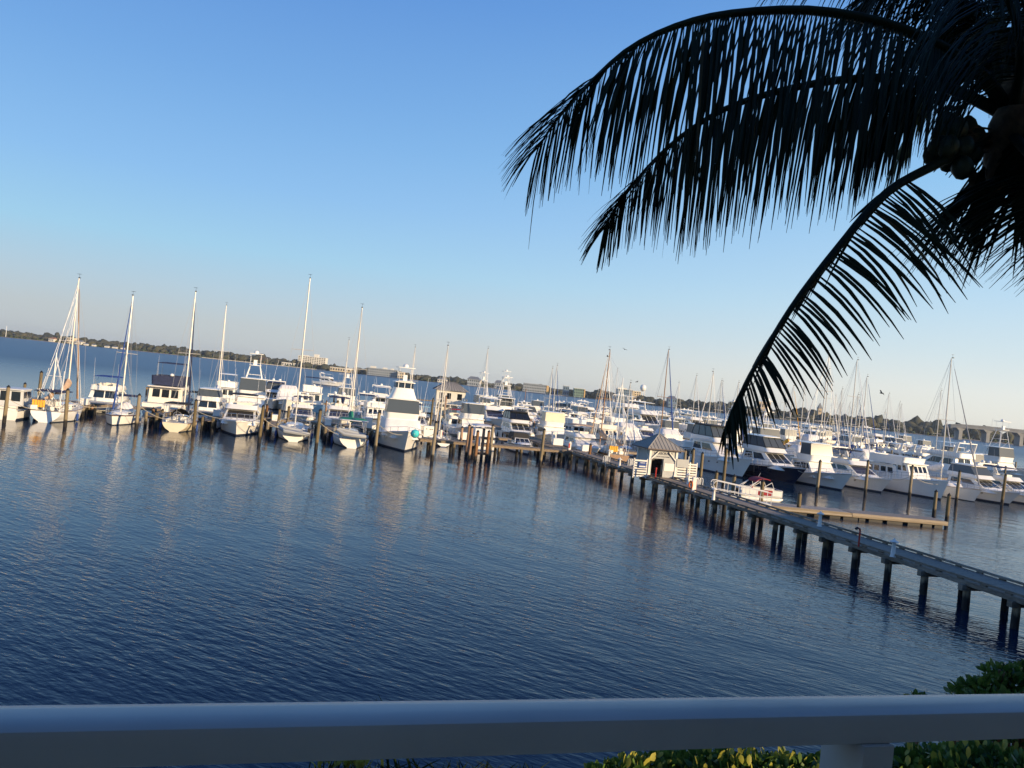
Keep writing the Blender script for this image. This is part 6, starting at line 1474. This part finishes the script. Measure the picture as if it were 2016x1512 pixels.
for k in KEYS:
    if USED[k] == 0:
        for ch in PRO[k].children_recursive: bpy.data.objects.remove(ch)
        bpy.data.objects.remove(PRO[k])
# pilings out among the far right rows
fp = MB().lathe([(.17, -1), (.16, 3.4)], 7).build('mooring_piling', PILE); fpm = fp.data; bpy.data.objects.remove(fp)
for b_, rw in ((118.5, 'behind the right front landing boats'), (135.5, 'before the second right row'), (166.5, 'behind the second right row'), (185, 'before the third right row'), (217, 'behind the third right row')):
    a = PX1 + 5
    while a < PX1 + (100 if b_ < 130 else 140):
        o = bpy.data.objects.new('mooring_piling', fpm); col.objects.link(o); p = M(a, b_ + rnd.uniform(-.6, .6)); o.location = (p.x, p.y, rnd.uniform(-.4, .3)); o.rotation_euler = (rnd.uniform(-.02, .02), rnd.uniform(-.02, .02), 0)
        tag(o, 'wooden slip piling standing ' + rw, 'piling', 'slip pilings ' + rw); a += rnd.choice((5.4, 5.4, 10.8))
# yacht under way on the open water
bt = motoryacht('white motor yacht under way on the open water below the tall white block', 15, 4.6, bim=WHITE, fine=False); p = P(648, 759); bt.root.location = (p.x, p.y, 0); bt.root.rotation_euler = (0, 0, -1.9)

# ------------------------------------------------------------------ two storey dock house
p = M(acol(884, 160, 3), 160); hz = empty('dock_house', (p.x, p.y, 1.25), TH - .12, 'two storey white dock house with grey ribbed hip roof and outside stair', 'house')
WL = WALLS['white']
m = MB(); q = m.fr((-3.0, 3.0, -2.6, 2.6, 2.5), (-3.0, 3.0, -2.6, 2.6, 5.3)); m.build('upper_wall', WL, hz, False)
m = MB(); m.box((-.6, .4, 1.24), (4.4, 4.2, 2.5)); m.build('lower_wall', WL, hz, False)
for u0, u1, v0, v1, nm in ((.10, .26, .05, .8, 'door'), (.36, .5, .35, .8, 'window'), (.72, .88, .35, .8, 'window')):
    o = MB().panel(q['back'], u0, u1, v0, v1, .03).build(nm, GLASS, hz, False); MB().panel(q['back'], u0 - .02, u1 + .02, v1, v1 + .04, .06).build('frame', WTRIM, o, False)
for sd_ in ('left', 'right'): MB().panel(q[sd_], .35, .6, .35, .8, .03).build('window', GLASS, hz, False)
m = MB(); q = m.fr((-3.7, 3.7, -3.3, 3.3, 5.3), (-1.0, 1.0, -.05, .05, 7.1)); rf = m.build('roof', METR, hz, False)
for nm in ('back', 'right', 'left', 'front'):
    Q = q[nm]
    for i in range(1, 12):
        u = i / 12; a = Q[0] * (1 - u) + Q[1] * u; b = Q[3] * (1 - u) + Q[2] * u; MB().tube(a, b, .04, n=4).build('seam', BLACK, rf, False)
MB().box((0, -3.1, 2.4), (6.0, 1.1, .12)).build('balcony', WTRIM, hz, False)
m = MB(); m.path([(-3, -3.6, 3.4), (1.2, -3.6, 3.4)], .05, 5); m.path([(1.2, -3.6, 3.4), (4.6, -3.6, .9)], .05, 5)
for k in range(8): m.tube((-3 + k * .6, -3.6, 2.4), (-3 + k * .6, -3.6, 3.4), .03, n=4)
for k in range(6): m.tube((1.4 + k * .62, -3.6, 2.3 - k * .45), (1.4 + k * .62, -3.6, 3.25 - k * .45), .03, n=4)
m.build('stair_rail', WTRIM, hz)
for k in range(12): MB().box((1.4 + k * .28, -3.1, 2.2 - k * .2), (.3, 1.0, .06)).build('stair_tread', WTRIM, hz, False)
for x in (-2.9, 0, 2.9): MB().box((x, -3.5, 1.2), (.16, .16, 2.4)).build('porch_post', WTRIM, hz, False)

# ------------------------------------------------------------------ pontoon boat with red top on the tan float
p = P(1500, 988, .2); pb = empty('pontoon_boat', Vector((p.x, p.y, 0)) + Vector((-math.sin(fa), math.cos(fa), 0)) * 2.6 + Vector((math.cos(fa), math.sin(fa), 0)) * .9, fa, 'small pontoon boat with tilted red bimini and red side panel', 'boat'); pb.scale = (.86, .9, .86)
for yy in (.35, 1.9): MB().path([(-2.2, yy, .15), (2.4, yy, .15), (3.0, yy, .28)], [.3, .3, .08], 10).build('pontoon', ALU, pb)
MB().box((.2, 1.1, .55), (5.0, 2.3, .12)).build('deck', DECK, pb, False)
for i, (x0, x1, mm) in enumerate(((-2.2, -.9, WHITE), (-.85, -.3, WHITE), (-.25, 1.45, CRED), (1.5, 2.65, WHITE))):
    MB().box(((x0 + x1) / 2, 0, .95), (x1 - x0, .05, .62)).build('side_panel', mm, pb, False)
    MB().box(((x0 + x1) / 2, 2.2, .95), (x1 - x0, .05, .62)).build('side_panel', WHITE, pb, False)
m = MB(); m.path([(-2.25, 0, 1.32), (2.7, 0, 1.32), (2.7, 2.2, 1.32), (-2.25, 2.2, 1.32), (-2.25, 0, 1.32)], .03, 5)
for x in (-2.25, -.87, .02, 1.37, 2.7):
    for yy in (0, 2.2): m.tube((x, yy, .6), (x, yy, 1.32), .03, n=5)
m.build('fence_rail', ALU, pb)
m = MB(); slab(m, -.7, .1, .8, 1.5, .62, 1.05, .12); slab(m, -.75, -.55, .8, 1.5, 1.05, 1.65, .08); m.build('helm_seat', CRED, pb)
m = MB(); slab(m, 1.7, 2.5, .3, 1.9, .62, 1.0, .1); m.build('bench', CRED, pb)
m = MB(); R = []
for t in range(9):
    a = t / 8 * math.pi * .62 + .25; R.append([Vector((.45 + 1.2 * -math.cos(a) * .95, yy, 1.95 + .55 * math.sin(a) + dz)) for yy, dz in ((-.02, 0), (2.22, 0), (2.22, .09), (-.02, .09))])
m.loft(R); m.build('bimini_top', CRED, pb)
m = MB()
for yy in (0, 2.2):
    m.tube((-1.7, yy, 1.32), (-.6, yy, 2.1), .045, n=5); m.tube((-1.4, yy, 1.32), (-.35, yy, 2.3), .045, n=5); m.tube((.1, yy, 1.32), (-.2, yy, 2.3), .035, n=5); m.tube((.0, yy, 1.32), (1.3, yy, 2.2), .045, n=5); m.tube((1.7, yy, 1.32), (1.3, yy, 2.2), .035, n=5)
m.tube((.5, 2.2, 2.3), (.9, 2.4, 3.0), .02, n=4); m.build('bimini_frame', ALU, pb)
MB().box((-2.45, 1.1, .75), (.4, .4, .8)).build('outboard_motor', BLACK, pb, False)
# people on the boats and the float gull
def person_at(px, py, z, label, top, bot, h=1.7):
    p = P(px, py, z); rt = empty('person', p, 0, label, 'person')
    m = MB(); m.path([(-.1, 0, 0), (-.1, .02, .44 * h), (-.02, .02, .52 * h)], [.065, .085, .14], 7); m.path([(.12, .05, 0), (.1, .02, .44 * h), (.02, .02, .52 * h)], [.065, .085, .14], 7)
    m.build('legs', bot, rt)
    m = MB(); m.path([(0, .02, .5 * h), (0, 0, .62 * h), (0, 0, .78 * h), (0, 0, .83 * h)], [.15, .15, .2, .09], 8); m.path([(-.2, 0, .8 * h), (-.27, -.02, .64 * h), (-.22, -.14, .52 * h)], [.06, .05, .04], 6); m.path([(.2, 0, .8 * h), (.27, -.02, .64 * h), (.2, -.14, .54 * h)], [.06, .05, .04], 6); m.build('shirt', top, rt)
    MB().path([(0, 0, .83 * h), (0, -.01, .88 * h), (0, -.01, .94 * h), (0, -.01, .995 * h), (0, 0, h)], [.055, .085, .10, .075, .02], 8).build('head', SKIN, rt)
person_at(1043, 848, 2.3, 'person in white shirt standing on the bow of the tinted enclosure yacht', CWHITE, CNAVY); person_at(1050, 851, 2.3, 'person in dark clothes on the bow of the tinted enclosure yacht', CBLACK, CGREY)

# slip pilings take their label from the boat they stand next to
seen = {}
for o in list(col.objects):
    if o.get('label', '').startswith('dark slip piling among'):
        a, b = AB(o.location); near = sorted(BOATS, key=lambda t: (t[0] - a) ** 2 + ((t[1] - b) * .4) ** 2)
        for _, _, bo in near:
            l = bo['label']
            if l not in seen: seen[l] = 1; o['label'] = ' '.join(('dark slip piling beside the ' + l).split()[:16]); break

from collections import Counter
cnt = Counter(r[0]['label'] for r in ROWREC)
for rt, k, prev, row in ROWREC:
    if cnt[rt['label']] > 1 and prev:
        rt['label'] = ' '.join(('%s right of a %s, %s' % (k, prev, row.replace('in the ', '').replace('on the ', ''))).split()[:16]); rt['group'] = rt['label'][:60]
